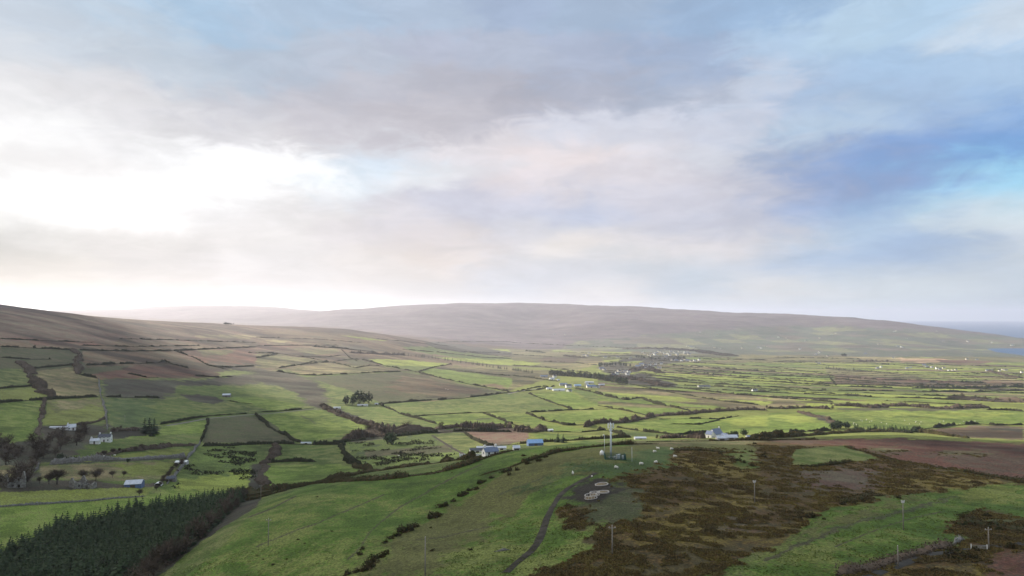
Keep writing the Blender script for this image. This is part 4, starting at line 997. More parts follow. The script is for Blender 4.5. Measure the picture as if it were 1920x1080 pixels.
belt('bare',3,[960,905,1100,880,1300,868,1500,850,1700,835,1920,838],21,6,'bare brown tree in the long belt right of the mast','long bare belt right of the mast',wide=4,w=1.3)
belt('bare',3,[0,990,120,1000,240,985],21,7,'bare tree left of the mast above the blue shed','bare trees above the blue shed',wide=6,w=1.2)
belt('bare',3,[1100,1050,1300,1045,1450,1050],16,5,'low bare tree left of the large white farmhouse','bare trees left of the large farmhouse',wide=4,w=1.3)
tree_row('round',3,[1620,1035,1700,1025,1780,1030],7,5.5,'dark bush right of the large white farmhouse','dark bushes right of the large farmhouse',wide=4,w=1.3)
belt('bare',2,[740,1030,900,1000,1100,990,1200,1010],21,9,'bare mauve tree in the small wood below the green fields','small bare wood in the middle',wide=16,w=1.35)
belt('bare',2,[640,1060,760,1040,900,1030,1050,1020],21,8,'bare tree at the front of the small middle wood','front of the small bare wood',wide=6,w=1.3)
belt('bare',2,[1280,985,1500,965,1700,970,1920,965],23,7,'bare tree in the belt left of the blue shed','bare belt left of the blue shed',wide=5,w=1.25)
belt('bare',2,[490,815,560,840,640,870],18,5.5,'bare bush tree beside the low white sheds','bare trees by the low white sheds',wide=4,w=1.2)
tree_row('conifer',4,[430,525,600,540,780,550],16,13,'dark conifer in the distant row on the right plain','distant conifer row on the right plain',wide=6,w=2.6)
belt('round',4,[1150,672,1300,675,1440,672,1700,668,1920,662],15,8,'dark tree in the row under the brown strips','dark tree row under the brown strips',w=1.3)
belt('bare',4,[480,800,640,805,800,820,900,805,1050,805,1200,820,1400,825,1640,815],21,7.5,'bare brown tree in the wide belt above the bright sheep field','wide bare belt above the sheep field',wide=8,w=1.35)
belt('bare',4,[0,825,120,825,300,820,480,830],21,5.5,'bare tree in the low belt left of the sheep field','low bare belt left of the sheep field',wide=4,w=1.3)
belt('bare',4,[1480,750,1600,765,1750,775,1920,775],23,10,'bare tree in the wood at the right edge','bare wood at the right edge',wide=24,w=1.3)
belt('bare',4,[650,475,800,470,950,475],62,10,'bare tree by the tan fields far right','bare trees by the tan fields',wide=12,w=1.5)
tree_row('round',4,[560,432,600,434],10,16,'dark tree left of the tan fields','dark clump left of the tan fields',wide=8,w=1.3)
belt('bare',4,[1640,540,1800,585,1920,600],42,8,'bare tree among the white farms at the right edge','bare trees at the right farms',w=1.5)
tree_row('round',4,[490,985,540,970,600,972,640,975],5,8,'dark evergreen at the left end of the near conifer row','left end of the near conifer row',wide=3,w=1.3)
tree_row('conifer',4,[650,985,760,990,900,992,1100,1003],3.4,6.8,'dark conifer in the near row below the sheep field','near conifer row below the sheep field',wide=1.2,w=3.0)
tree_row('round',1,[1680,193,1800,194],11,7,'dark tree on the skyline of the left upland','skyline clump on the left upland',wide=16,w=1.3)

hedge(4,[650,992,760,997,900,999,1100,1010],2.6,4,HD,'dark undergrowth along the foot of the near conifer row',group=None,leaves=6,gap=-.2)
# ------------------------------------------------------------------ gorse bushes of the near hill
def gorse_proto(seed, n=230):
    r = np.random.default_rng(seed); d = r.normal(size=(n, 3)); d[:, 2] = abs(d[:, 2]); d /= np.linalg.norm(d, axis=1)[:, None]
    P = d * np.array([1, 1, .75]) * (r.random(n) ** .3)[:, None] * (1 + .3 * np.sin(d[:, 0] * 4 + seed) + .25 * np.cos(d[:, 1] * 5 + seed))[:, None]
    V, Fa = leaf_tris(P, .17 * np.ones(n)); return mesh_np('gorse_bush', V, Fa, M_GORSE, link=False).data
GP = [gorse_proto(s) for s in range(4)]
def gorse(t, px, py, s, label, group):
    x, y, z = at(*tp(t, [(px, py)])[0]); o = bpy.data.objects.new('gorse_bush', GP[random.randrange(4)]); COL.objects.link(o)
    o.location = (x, y, z - .1); o.rotation_euler = (0, 0, random.random() * 6); o.scale = (s * random.uniform(.9, 1.4), s * random.uniform(.8, 1.2), s)
    tag(o, label, 'gorse bush', group)
GL = 'dark gorse bush in the broken line down the near green hill'
for px, py, s in ((1060,780,1.2),(1100,750,1.9),(1130,740,1.8),(1160,720,1.3),(1200,712,1.2),(1310,650,1.1),(1335,640,1.9),(1365,630,1.3),(1395,560,1.5),(1425,552,1.3),(1480,520,1.1),(1540,480,1.4),(1570,465,1.3),(1600,440,1.1),(1650,430,1.3),
                  (1680,385,1.5),(1710,375,1.0),(1770,345,1.0),(1860,300,1.3),(1900,290,1.4),(1010,800,.9),(970,830,.9),(970,920,1.2),(940,940,1.0),(900,950,1.3),(870,980,1.4),(850,1010,1.6),(820,1040,1.3),(780,920,.9),(760,1050,1.0),(690,1070,1.1),(800,880,.8),(1310,720,.5)):
    gorse(6, px, py, s, GL, 'gorse bushes down the near hill')
for px, py, s in ((2130,130,1.0),(2240,168,1.3),(2160,188,1.2),(2290,140,1.0),(2020,270,1.1),(2080,235,1.2)):
    gorse(6, px-120, py+50, s, 'gorse bush of the upper line near the telecom mast', 'gorse bushes near the mast')
for px, py, s in ((1560,170,1.2),(1720,185,.9),(1570,240,1.3),(1650,205,1.0),(1690,215,1.4),(1740,232,1.1),(1800,255,1.2),(1880,190,1.4),(1870,240,1.0),(1820,90,1.0),(1790,150,.9),(1900,165,1.1)):
    gorse(7, px, py, s, 'dark gorse bush on the small moor pasture right of the sheep', 'gorse bushes on the moor pasture')
for px, py, s in ((975,495,.9),(330,640,1.3),(290,640,1.0),(240,650,.7),(420,655,.6),(1385,745,.9),(1750,790,.7),(640,540,.9),(560,545,1.0)):
    gorse(8, px, py, s, 'dark gorse bush around the lower right pasture', 'gorse bushes of the lower right pasture')
for px, py, s in ((1640,640,1.4),(1820,870,1.5),(1560,900,1.3),(1380,900,1.2),(1350,940,1.4),(1500,950,1.7),(1450,930,1.5),(1550,960,1.3),(1420,960,1.2)):
    gorse(8, px, py, s * .9, 'dark gorse bush beside the lower right road', 'gorse bushes by the lower right road')
for px, py, s in ((458,488,.5),(318,808,.45),(365,838,.35),(570,745,.4),(232,955,.4),(130,995,.45),(57,957,.35),(12,930,.3),(1470,305,.4),(1320,890,.6),(1610,885,.6)):
    gorse(6, px, py, s, 'tiny dark tussock dotted on the near green hill', 'tussocks on the near hill')

# ------------------------------------------------------------------ heather and moor grass cover (uncountable)
def scatter_cover(name, mate, classes, n, size, label, lo=110, hi=330, thr=0.0, hgt=.3):
    x = []; 
    Y = np.exp(RNG.uniform(math.log(lo), math.log(hi), n * 6)); U = RNG.uniform(-.85, .85, n * 6); X = U * Y
    fu = ((U - U0) / (U1 - U0) * (NU - 1)).astype(int); fv = ((np.log(Y) - V0) / (V1 - V0) * (NV - 1)).astype(int)
    c = C1[fu, fv]; key = c[:, 1] - c[:, 0]
    m = classes(c) & (c.sum(-1) > .115) & ((X > -30) | (Y < 190)) & (fbm(X, Y, 14, 3, 19) * .45 + 1.1 * fbm(X, Y, 3.0, 2, 23) > thr)
    X = X[m][:n]; Y = Y[m][:n]; Z = height(X, Y)
    k = 5; P = np.repeat(np.c_[X, Y, Z], k, 0); P += np.c_[RNG.normal(size=(len(P), 2)) * size * .8, RNG.uniform(.05, 1, len(P)) * hgt]
    V, Fa = leaf_tris(P, size * np.ones(len(P)))
    tag(mesh_np(name, V, Fa, mate), label, 'ground cover', kind='stuff')
brown = lambda c: (c[:, 0] >= c[:, 1] * 1.02) & (c[:, 0] < c[:, 1] * 1.70)
green = lambda c: (c[:, 1] > c[:, 0] * 1.15)
scatter_cover('heather', M_HEATH, brown, 20000, .17, 'dark heather clumps across the brown moor of the near hill', thr=.10, hgt=.38)
scatter_cover('moor_grass', M_TUFT, brown, 70000, .16, 'straw coloured moor grass across the near brown moor', thr=-.12, hgt=.3)
scatter_cover('bracken', mat('bracken_leaves', (.135,.084,.032), .95, scale=.1, col2=(.090,.062,.026), spec=.1), brown, 30000, .17, 'rusty bracken fronds across the near brown moor', thr=.05, hgt=.35)
scatter_cover('grass_tussocks', mat('tussock_grass', (.105,.120,.030), .95, scale=.1, col2=(.075,.098,.022), spec=.1), green, 16000, .10, 'fine grass tussocks over the near green hill', hi=260, thr=.05, hgt=.12)
# rushes of the two rushy fields
def rushes(t, pts, sp, thr, label):
    P = fill(t, pts, sp); m = fbm(P[:, 0], P[:, 1] , 16, 3, 51) > thr; P = P[m]; Z = height(P[:, 0], P[:, 1])
    Q = np.repeat(np.c_[P, Z], 4, 0); Q += np.c_[RNG.normal(size=(len(Q), 2)) * .7, RNG.uniform(.1, .9, len(Q))]
    V, Fa = leaf_tris(Q, .60 * np.ones(len(Q))); tag(mesh_np('rushes', V, Fa, M_HEDGE), label, 'rushes', kind='stuff')
rushes(5, [1500,120,1920,110,1920,330,1700,320,1350,330], 1.9, .04, 'dark rushes dotting the bright field above the plantation')
rushes(5, [1330,330,1920,330,1920,420,1280,420], 2.2, .17, 'sparser dark rushes at the foot of the bright field')
rushes(6, [700,90,1200,30,1400,90,1500,170,1000,270,880,270,760,210], 2.2, .06, 'dark rushes in the field above the gorse bank')

# ------------------------------------------------------------------ building materials
W_WHITE = mat('white_render', (.78,.77,.74), .8, .16, .5)
W_CREAM = mat('cream_render', (.68,.62,.52), .85, .08, .6)
W_GREY = mat('grey_render', (.42,.41,.40), .9, .15, .5)
R_SLATE = mat('dark_slate', (.075,.08,.10), .55, .25, 1.2)
R_BLUE = mat('blue_grey_slate', (.13,.16,.24), .45, .2, 1.2)
R_TIN = mat('pale_tin', (.50,.52,.56), .45, .2, .8, metal=.2)
R_BLUETIN = mat('blue_tin', (.10,.15,.28), .5, .2, .8)
R_SKYTIN = mat('sky_blue_tin', (.20,.34,.56), .45, .2, .8)
M_GLASS = mat('window_glass', (.03,.035,.045), .12, .1, 2.0, spec=.6)
M_DOOR = mat('door_paint', (.09,.07,.06), .5, .2, 2.0)
M_FRAME = mat('window_frame', (.55,.55,.54), .6, .05, 2.0)
M_RUIN = mat('old_stone', (.24,.225,.20), .95, .4, 1.1, col2=(.12,.11,.095), bump=.08)
M_GALV = mat('galvanised_steel', (.60,.64,.67), .5, .12, 2.5, metal=.1)
M_PANEL = mat('antenna_panel', (.66,.68,.70), .5, .06, 2.0)
M_GREENST = mat('green_steel', (.020,.075,.060), .5, .2, 2.0)
M_WOOD = mat('pole_wood', (.25,.22,.185), .9, .25, 2.0)
M_CERAM = mat('insulator', (.55,.53,.50), .4, .1, 2.0)
M_CONC = mat('concrete', (.36,.35,.33), .9, .2, .8)

def win(parent, x, y, z, w, h, side=-1, axis='y'):
    """window: frame with its pane, on the wall plane"""
    a, b = MB(), MB()
    if axis == 'y':
        a.box(x-w/2, x+w/2, y, y+side*.06, z, z+h); b.box(x-w/2+.09, x+w/2-.09, y+side*.061, y+side*.075, z+.09, z+h-.09)
    else:
        a.box(x, x+side*.06, y-w/2, y+w/2, z, z+h); b.box(x+side*.061, x+side*.075, y-w/2+.09, y+w/2-.09, z+.09, z+h-.09)
    f = a.build('window', M_FRAME, parent); b.build('pane', M_GLASS, f)

def house_parts(root, L, D, wh, rh, wm, rm, chim=(-1, 1), wins=3, two=False, door=True, gable_win=True, detail=True):
    b = MB(); b.prism([(-D/2, -1.2), (D/2, -1.2), (D/2, wh), (0, wh+rh), (-D/2, wh)], -L/2, L/2)
    b.v = [(y, x, z) for x, y, z in b.v]; b.f = [f[::-1] for f in b.f]     # ridge along x
    b.build('wall', wm, root)
    r = MB(); o = .28; t = .16; sl = rh / (D/2)
    for s in (-1, 1):
        y0, y1 = s*(D/2+o), 0; z0, z1 = wh - o*sl, wh + rh
        p = [(-L/2-.18, y0, z0+.03), (L/2+.18, y0, z0+.03), (L/2+.18, y1, z1+.03), (-L/2-.18, y1, z1+.03)]
        q = [(x, y, z+t) for x, y, z in p]; n = len(r.v); r.v += p + q
        r.f += [(n,n+1,n+2,n+3),(n+7,n+6,n+5,n+4),(n,n+4,n+5,n+1),(n+1,n+5,n+6,n+2),(n+2,n+6,n+7,n+3),(n+3,n+7,n+4,n)]
    rf = r.build('roof', rm, root)
    for c in chim:
        cb = MB(); x = c*(L/2-.55); cb.box(x-.42, x+.42, -.35, .35, wh+rh-.5, wh+rh+1.0); cb.box(x-.5, x+.5, -.43, .43, wh+rh+1.002, wh+rh+1.12)
        cb.tube([(x-.18,0,wh+rh+1.12),(x-.18,0,wh+rh+1.45)], .11, 6); cb.tube([(x+.18,0,wh+rh+1.12),(x+.18,0,wh+rh+1.45)], .11, 6)
        cb.build('chimney', wm, rf)
    if not detail: wins = min(wins, 2)
    for side in ((-1, 1) if detail else (-1,)):
        for k in range(wins):
            x = (k - (wins-1)/2) * L / (wins + .2)
            if door and side == -1 and k == wins // 2:
                MB().box(x-.5, x+.5, -D/2-.002, -D/2-.07, 0, 2.05).build('door', M_DOOR, root)
            else: win(root, x, side*D/2, .95, 1.0, 1.15, side)
            if two: win(root, x, side*D/2, 3.35, .9, 1.0, side)
    if gable_win and detail: win(root, L/2, 0, .95, .9, 1.1, 1, 'x'); win(root, -L/2, 0, .95, .9, 1.1, -1, 'x')
def place(root, x, y, rz, sink=.15):
    root.location = (x, y, float(min(height(x+2, y), height(x-2, y), height(x, y+2), height(x, y-2))) + sink); root.rotation_euler = (0, 0, R(rz))
def house(px, py, L, D, wh, rh, rz, wm, rm, label, cat='house', name='house', group=None, xo=0, yo=0, **k):
    x, y, z = at(px, py); root = empty(name, (0, 0, 0)); house_parts(root, L, D, wh, rh, wm, rm, **k)
    place(root, x + xo, y + yo, rz); return tag(root, label, cat, group)
def shed(px, py, L, D, wh, rh, rz, wm, rm, label, xo=0, yo=0, name='shed', cat='shed', doorw=2.4, group=None):
    x, y, z = at(px, py); root = empty(name, (0, 0, 0))
    house_parts(root, L, D, wh, rh, wm, rm, chim=(), wins=0, door=False, gable_win=False)
    d = MB(); d.box(-doorw/2, doorw/2, -D/2-.002, -D/2-.08, 0, wh*.8); d.build('door', M_DOOR, root)
    place(root, x + xo, y + yo, rz); return tag(root, label, cat, group)

# left hillside
house(134,806,6,5,2.4,2.2,28,W_WHITE,R_TIN,'small white gabled cottage above the tall white farmhouse at left',name='cottage',chim=(-1,),wins=2)
shed(110,804,13,2.6,1.5,.5,2,W_WHITE,R_TIN,'long low white shed left of the small gabled cottage')
house(197,828,8.4,5.2,4.0,1.8,14,W_WHITE,R_SLATE,'two storey white farmhouse at the foot of the long stone wall',name='farmhouse',two=True,wins=3)
house(181,832,6,4.2,2.3,1.4,14,W_WHITE,R_TIN,'low white annexe at the left end of the two storey farmhouse',name='annexe',cat='outbuilding',chim=(-1,),wins=1,xo=-1)
shed(425,744,10,6,2.6,1.6,8,M_RUIN,R_TIN,'small grey barn alone in the green left hillside field',name='barn',cat='barn')
def ruin(px, py, L, D, wh, rh, rz, label, open_roof=True):
    x, y, z = at(px, py); root = empty('ruined_cottage', (0,0,0)); t = .55
    for s in (-1, 1):
        g = MB(); prof = [(-D/2,-1),(D/2,-1),(D/2,wh),(D*.22,wh+rh*.6),(.4,wh+rh),(-.4,wh+rh*1.02),(-D*.3,wh+rh*.42),(-D/2,wh*.98)]
        b = MB(); b.prism(prof, s*L/2, s*(L/2-t)); b.v = [(y_, x_, z_) for x_, y_, z_ in b.v]; g_ = b.build('gable_wall', M_RUIN, root)
    for s in (-1, 1):
        b = MB(); y0, y1 = s*D/2, s*(D/2-t); xs = [-L/2+t+.003, -L/2+1.8, -L/2+2.9, 0.4, 1.5, L/2-t-.003]; zt = [wh*.95, wh*.8, wh*.9, wh*.7, wh*.85]
        for i in range(5):
            if i in (1, 3) and s == -1: b.box(xs[i], xs[i+1], min(y0,y1), max(y0,y1), -1, .8 if i == 1 else -.2); b.box(xs[i], xs[i+1], min(y0,y1), max(y0,y1), 1.9, zt[i])
            else: b.box(xs[i], xs[i+1]-.002, min(y0,y1), max(y0,y1), -1, zt[i])
        b.build('side_wall', M_RUIN, root)
    place(root, x, y, rz); return tag(root, label, 'ruin')
ruin(146,914,6.5,5.2,3.4,2.4,62,'roofless stone cottage ruin with a tall gable left of the blue shed')
ruin(163,914,8.0,4.2,2.0,1.0,4,'long low roofless stone byre beside the tall ruined gable')
ruin(28,912,8,6,4.6,2.6,50,'tall overgrown grey stone ruin at the left edge of the photo')
shed(252,912,8.5,7,2.2,1.5,14,R_BLUETIN,R_TIN,'blue walled shed with a pale two slope tin roof')
def tunnel(px, py):
    x, y, z = at(px, py); root = empty('arched_shelter', (0,0,0)); b = MB(); n = 10; L = 4.5
    for i in range(n):
        a0, a1 = math.pi*i/n, math.pi*(i+1)/n
        for r0, r1 in ((2.0, 1.9),):
            b.poly([(math.cos(a0)*r0, -L/2, math.sin(a0)*1.7), (math.cos(a1)*r0, -L/2, math.sin(a1)*1.7), (math.cos(a1)*r0, L/2, math.sin(a1)*1.7), (math.cos(a0)*r0, L/2, math.sin(a0)*1.7)])
            b.poly([(math.cos(a1)*r1, -L/2, math.sin(a1)*1.6), (math.cos(a0)*r1, -L/2, math.sin(a0)*1.6), (math.cos(a0)*r1, L/2, math.sin(a0)*1.6), (math.cos(a1)*r1, L/2, math.sin(a1)*1.6)])
            b.poly([(math.cos(a0)*r0, -L/2, math.sin(a0)*1.7), (math.cos(a0)*r1, -L/2, math.sin(a0)*1.6), (math.cos(a1)*r1, -L/2, math.sin(a1)*1.6), (math.cos(a1)*r0, -L/2, math.sin(a1)*1.7)])
    b.build('canopy', W_WHITE, root); MB().box(-2.0,2.0,L/2-.1,L/2,0,.9).build('end_wall', M_CONC, root)
    place(root, x, y, 12, .1); tag(root, 'small white arched shelter right of the blue walled shed', 'shelter')
tunnel(297, 909)
shed(341,869,7.5,5,1.5,.7,8,W_GREY,W_WHITE,'low shed with a bright white roof at the end of the grey stone wall')
shed(296,903,5,4,2,1,10,M_RUIN,R_SLATE,'small dark roofed hut behind the arched shelter',xo=4,yo=8)
# low white sheds by the dark conifers
shed(632,766,9,4,1.5,.6,6,W_WHITE,R_TIN,'leftmost low white shed below the dark conifers in the middle')
shed(680,761,14,4,1.5,.6,4,W_WHITE,R_TIN,'longest low white shed below the dark conifers in the middle')
shed(706,759,4.5,3,1.8,.6,4,W_WHITE,R_TIN,'rightmost small white shed below the dark conifers in the middle')
shed(574,832,9,2,1.0,.4,0,W_WHITE,R_TIN,'thin low white shed in the hedge above the small bright fields')
# complex left of the blue shed
house(919,853,6.5,4.6,2.3,1.5,24,W_WHITE,R_BLUE,'white house with blue grey roof in the walled yard beyond the gorse bank',name='house',wins=2)
shed(899,849,11,4.5,2.2,1.2,8,W_WHITE,R_SLATE,'long white outbuilding at the left of the walled yard',xo=-2,yo=6)
shed(908,846,13,3,2.0,.8,6,W_WHITE,R_TIN,'pale roofed long shed at the back of the walled yard',yo=14)
shed(940,845,7,4,2.0,1.0,4,W_WHITE,R_TIN,'small pale shed at the right end of the walled yard',yo=10)
def yard_wall(px, py, L, rz, label):
    x, y, z = at(px, py); b = MB(); n = 8
    for i in range(n): b.box(-L/2+L*i/n, -L/2+L*(i+1)/n-.002, -.2, .2, -1, 1.1+.02*(i%2)); 
    b.box(-L/2-.3,-L/2-.003,-.3,.3,-1,1.5); b.box(L/2+.003,L/2+.3,-.3,.3,-1,1.5)
    o = b.build('yard_wall', W_WHITE); o.location = (x, y, float(height(x, y))); o.rotation_euler = (0,0,R(rz)); tag(o, label, 'wall')
yard_wall(893,855,16,6,'white yard wall in front of the long white outbuilding')
shed(1003,835,12,8,2.6,2.2,10,R_BLUETIN,R_SKYTIN,'bright blue shed with rounded blue roof beside the dark conifers',name='barn',cat='barn')
shed(968,844,3,3,1.4,.8,10,W_WHITE,R_TIN,'tiny pale hut at the gorse bank left of the bright blue shed',name='hut',cat='hut')
shed(1032,809,5,3.5,1.6,.9,20,W_GREY,W_WHITE,'small pale hut in the field above the bright blue shed',name='hut',cat='hut')
# large farmhouse right of the mast
house(1342,820,11,8,3.6,4.2,38,W_WHITE,R_BLUE,'large white farmhouse with steep blue grey roof right of the mast',name='farmhouse',chim=(1,),wins=3)
house(1334,820,6,5,3.4,2.6,-50,W_WHITE,R_BLUE,'white gabled wing at the left of the large farmhouse',name='house_wing',cat='house',chim=(),wins=1,xo=-3,yo=-6)
house(1352,821,5,4,2.4,1.8,-50,W_WHITE,R_BLUE,'small white porch wing at the right of the large farmhouse',name='house_wing',cat='house',chim=(),wins=1,xo=1,yo=-7)
shed(1348,825,5,3.5,1.6,.9,0,W_GREY,R_TIN,'pale roofed lean shed in front of the large farmhouse, left one',yo=-4)
shed(1360,824,7,5,1.7,1.0,0,W_GREY,R_TIN,'bigger pale roofed shed in front of the large farmhouse',xo=2,yo=-2)
shed(1380,820,6,4,1.6,1.0,5,M_RUIN,R_SLATE,'dark roofed outhouse among the bushes right of the large farmhouse',yo=4)
shed(1415,821,12,4,1.4,.8,4,W_GREY,R_BLUE,'long low bluish shed furthest right of the large farmhouse',yo=3)
shed(1206,825,10,5,1.4,.9,3,W_GREY,R_TIN,'low pale roofed shed behind the brow right of the mast',yo=14)
# farms on the plain
for a in ((1048,733,26,9,2.6,2.0,10,W_WHITE,R_TIN,'long white roofed shed at the front left of the twin farmyard'),(1030,730,12,7,2.4,1.6,12,W_WHITE,R_TIN,'small white shed at the left tip of the twin farmyard'),
          (1066,727,13,8,4.8,3.0,14,W_WHITE,R_SLATE,'tall white house in the left half of the twin farmyard'),(1056,723,18,10,3.6,2.4,8,W_GREY,R_BLUE,'grey blue roofed barn behind the left farmhouse'),
          (1067,734,10,8,2.6,2.2,40,W_WHITE,R_SLATE,'dark roofed white shed at the front of the left farmyard'),(1083,725,16,9,3.2,1.8,5,W_GREY,R_SKYTIN,'pale blue roofed barn between the two farmyards'),
          (1108,727,20,11,3.6,3.0,6,W_CREAM,R_BLUETIN,'barn with deep blue roof in the right farmyard'),(1119,727,10,8,3.6,2.4,30,W_WHITE,R_SLATE,'white house right of the deep blue roofed barn'),
          (1100,724,12,8,3.4,2.6,60,W_CREAM,R_TIN,'cream gabled shed left of the deep blue roofed barn'),(1105,719,22,9,3.0,2.0,0,W_GREY,R_TIN,'long pale shed at the back of the right farmyard'),
          (1128,723,14,6,2.4,1.6,10,W_GREY,R_TIN,'low pale shed at the right end of the right farmyard')):
    shed(*a, name='farm_building', cat='farm building') if 'shed' in a[-1] or 'barn' in a[-1] else house(*a, name='farmhouse', detail=True)
for a in ((1020,707,22,10,3.0,2.4,4,W_GREY,R_BLUE,'long violet blue roofed shed of the upper farm'),(1035,712,14,8,3.4,2.4,20,W_WHITE,R_TIN,'white shed in the middle of the upper farm'),
          (1046,714,9,8,2.4,2.0,40,W_CREAM,R_TIN,'small cream shed at the right of the upper farm')):
    shed(*a, name='farm_building', cat='farm building')
house(1040,708,10,8,4.6,2.6,10,W_WHITE,R_SLATE,'white farmhouse at the top of the upper farm',name='farmhouse')
shed(1320,726,30,12,3.2,2.2,2,W_GREY,R_SLATE,'long dark roofed farm shed alone on the strip fields',name='farm_building',cat='farm building')
house(1415,734,12,8,3.0,2.4,5,W_WHITE,R_SLATE,'small house alone at the strip field corner right of the long farm shed',detail=False,wins=2)

# distant houses: three prototypes, then copies of thing and parts
def proto(wm, rm, L, two):
    root = empty('house', (0, 0, 0)); house_parts(root, L, 8, 5.0 if two else 3.0, 2.8, wm, rm, wins=3, two=two, detail=False, gable_win=False); return root
PR = [proto(W_CREAM, R_SLATE, 13, False), proto(W_WHITE, R_SLATE, 11, True), proto(W_GREY, R_BLUE, 16, False)]
used = [False] * 3
def far_house(px, py, k, s, label, group):
    x, y, z = at(px, py)
    if used[k]: o = copy_tree(PR[k])
    else: o = PR[k]; used[k] = True
    place(o, x, y, random.uniform(-40, 40), .3); o.scale = (s, s, s); tag(o, label, 'house', group)
V_ = 'small pale house crowded into the distant village in the middle of the plain'; VG = 'houses of the distant village'
VIL = [(1216,667),(1220,664),(1225,663),(1231,662),(1240,661),(1246,663),(1222,669),(1233,668),(1252,664),(1258,660),(1264,661),(1268,663),(1274,660),(1279,663),(1284,661),(1289,662),(1236,660),(1228,666),(1243,666),(1270,666),(1256,667),(1249,669),(1209,664),(1204,661),(1292,665),
       (1205,690),(1212,692),(1203,684),(1210,686),(1218,686),(1224,688),(1236,691),(1229,684),(1196,688),(1173,698),(1179,699),(1168,701),(1161,697),(1177,703),(1128,692),(1133,694),(1240,683),(1222,681),(1150,705),(1157,702),
       (1290,677),(1296,678),(1302,677),(1306,679),(1285,675),(1278,678),(1268,677),(1260,676),(1311,676)]
for i, (x, y) in enumerate(VIL): far_house(x, y, [0, 0, 1, 2, 0, 1][i % 6], random.uniform(.9, 1.35), V_, VG)
for x, y, l in ((1095,667,'white farm with several roofs west of the village, left house'),(1101,668,'right house of the white farm west of the village'),(1135,671,'pale shed house between the western farm and the village'),
                (1159,671,'small white house with a bright gable west of the village'),(1182,673,'white house just west of the dark village trees'),(1105,663,'small pale house behind the white western farm')):
    far_house(x, y, 0, 1.3, l, None)
S_ = 'tiny white house scattered over the far slope beyond the village'; SG = 'houses scattered on the far slope'
for x, y in ((1040,628),(1060,628),(1077,628),(1313,623),(1289,650),(1296,651),(1300,652),(1345,628),(1392,653),(1422,652),(1427,653),(1436,650),(1460,633),(1474,634),(1478,637),(1511,639),(1537,634),(1560,628),(1567,625),(1648,646),(1683,650),(1690,651),(1692,652),(1676,622),(1680,621),(1756,621),(1769,640),(1815,641),(1814,640),(1896,648),(1900,648),(1860,643),(1700,635),(1340,652),(1350,654),(1500,655),(1530,665),(1536,662),(1552,668)):
    far_house(x, y, random.randrange(3), random.uniform(.8, 1.2), S_, SG)
RR = 'small pale farmhouse in the loose row across the far right plain'; RG = 'houses of the far right row'
for x, y in ((1645,691),(1652,689),(1700,691),(1707,690),(1733,685),(1738,688),(1757,692),(1763,693),(1770,691),(1779,696),(1786,695),(1792,694),(1853,696),(1860,695),(1874,696),(1880,694),(1886,695),(1916,699),(1675,672),(1623,664),(1813,674),(1832,675),(1531,681),(1536,682),(1747,690)):
    far_house(x, y, random.randrange(3), random.uniform(.75, 1.1), RR, RG)
# village church: tower and nave
def church(px, py):
    x, y, z = at(px, py); root = empty('church', (0,0,0)); house_parts(root, 20, 9, 5, 4, W_GREY, R_SLATE, chim=(), wins=3, door=False, gable_win=False, detail=False)
    b = MB(); b.box(10.2,13.4,-1.6,1.6,-1,11); b.prism([(10.1,11.003),(13.5,11.003),(11.8,15)], -1.7, 1.7); b.build('tower', W_GREY, root)
    place(root, x, y, 15); tag(root, 'grey church with a short tower at the right end of the village', 'church')
church(1285, 664)

# ------------------------------------------------------------------ telecom mast and compound
def mast():
    x, y, z = at(1145.5, 858); root = empty('telecom_mast', (x, y, z)); S = 12.9
    MB().box(-.9,.9,-.9,.9,-.5,.18).build('base_slab', M_CONC, root)
    MB().tube([(0,0,.18),(0,0,S*.5),(0,0,S)], [.40,.32,.24], 14).build('pole', M_GALV, root, True)
    h = MB()
    for zz in (S-.3, S-1.7):
        pts = [(math.cos(2*math.pi*k/3+.5)*1.0, math.sin(2*math.pi*k/3+.5)*1.0, zz) for k in range(3)]
        for k in range(3):
            h.tube([pts[k], pts[(k+1)%3]], .045, 6); h.tube([(0,0,zz-.15), pts[k]], .045, 6)
    h.build('head_frame', M_GALV, root)
    for k in range(6):
        a = 2*math.pi*k/6 + .5; r = 1.12; b = MB(); cx, cy = math.cos(a)*r, math.sin(a)*r
        b.box(-.09,.09,-.17,.17,-1.0,1.0); b.v = [(cx + vx*math.cos(a) - vy*math.sin(a), cy + vx*math.sin(a) + vy*math.cos(a), S-1.0+vz+(.2 if k%2 else 0)) for vx,vy,vz in b.v]
        b.build('antenna', M_PANEL, root)
    for k in range(3):
        a = 2*math.pi*k/3 + 1.2; b = MB(); b.box(math.cos(a)*.5-.16, math.cos(a)*.5+.16, math.sin(a)*.5-.13, math.sin(a)*.5+.13, S-2.7, S-2.15); b.build('radio_unit', M_PANEL, root)
    d = MB(); d.tube([(.25,-.3,S-3.6),(.25,-.55,S-3.6)], [.36,.32], 14); d.build('dish', M_PANEL, root)
    MB().tube([(0,0,S),(0,0,S+.75)], .025, 6).build('lightning_rod', M_GALV, root)
    lad = MB(); lad.tube([(.33,.12,.3),(.22,.10,S-2.2)], .03, 5); lad.build('cable_tray', M_GALV, root)
    tag(root, 'tall grey telecom mast with a cluster of white antennas on the near hill', 'mast')
mast()
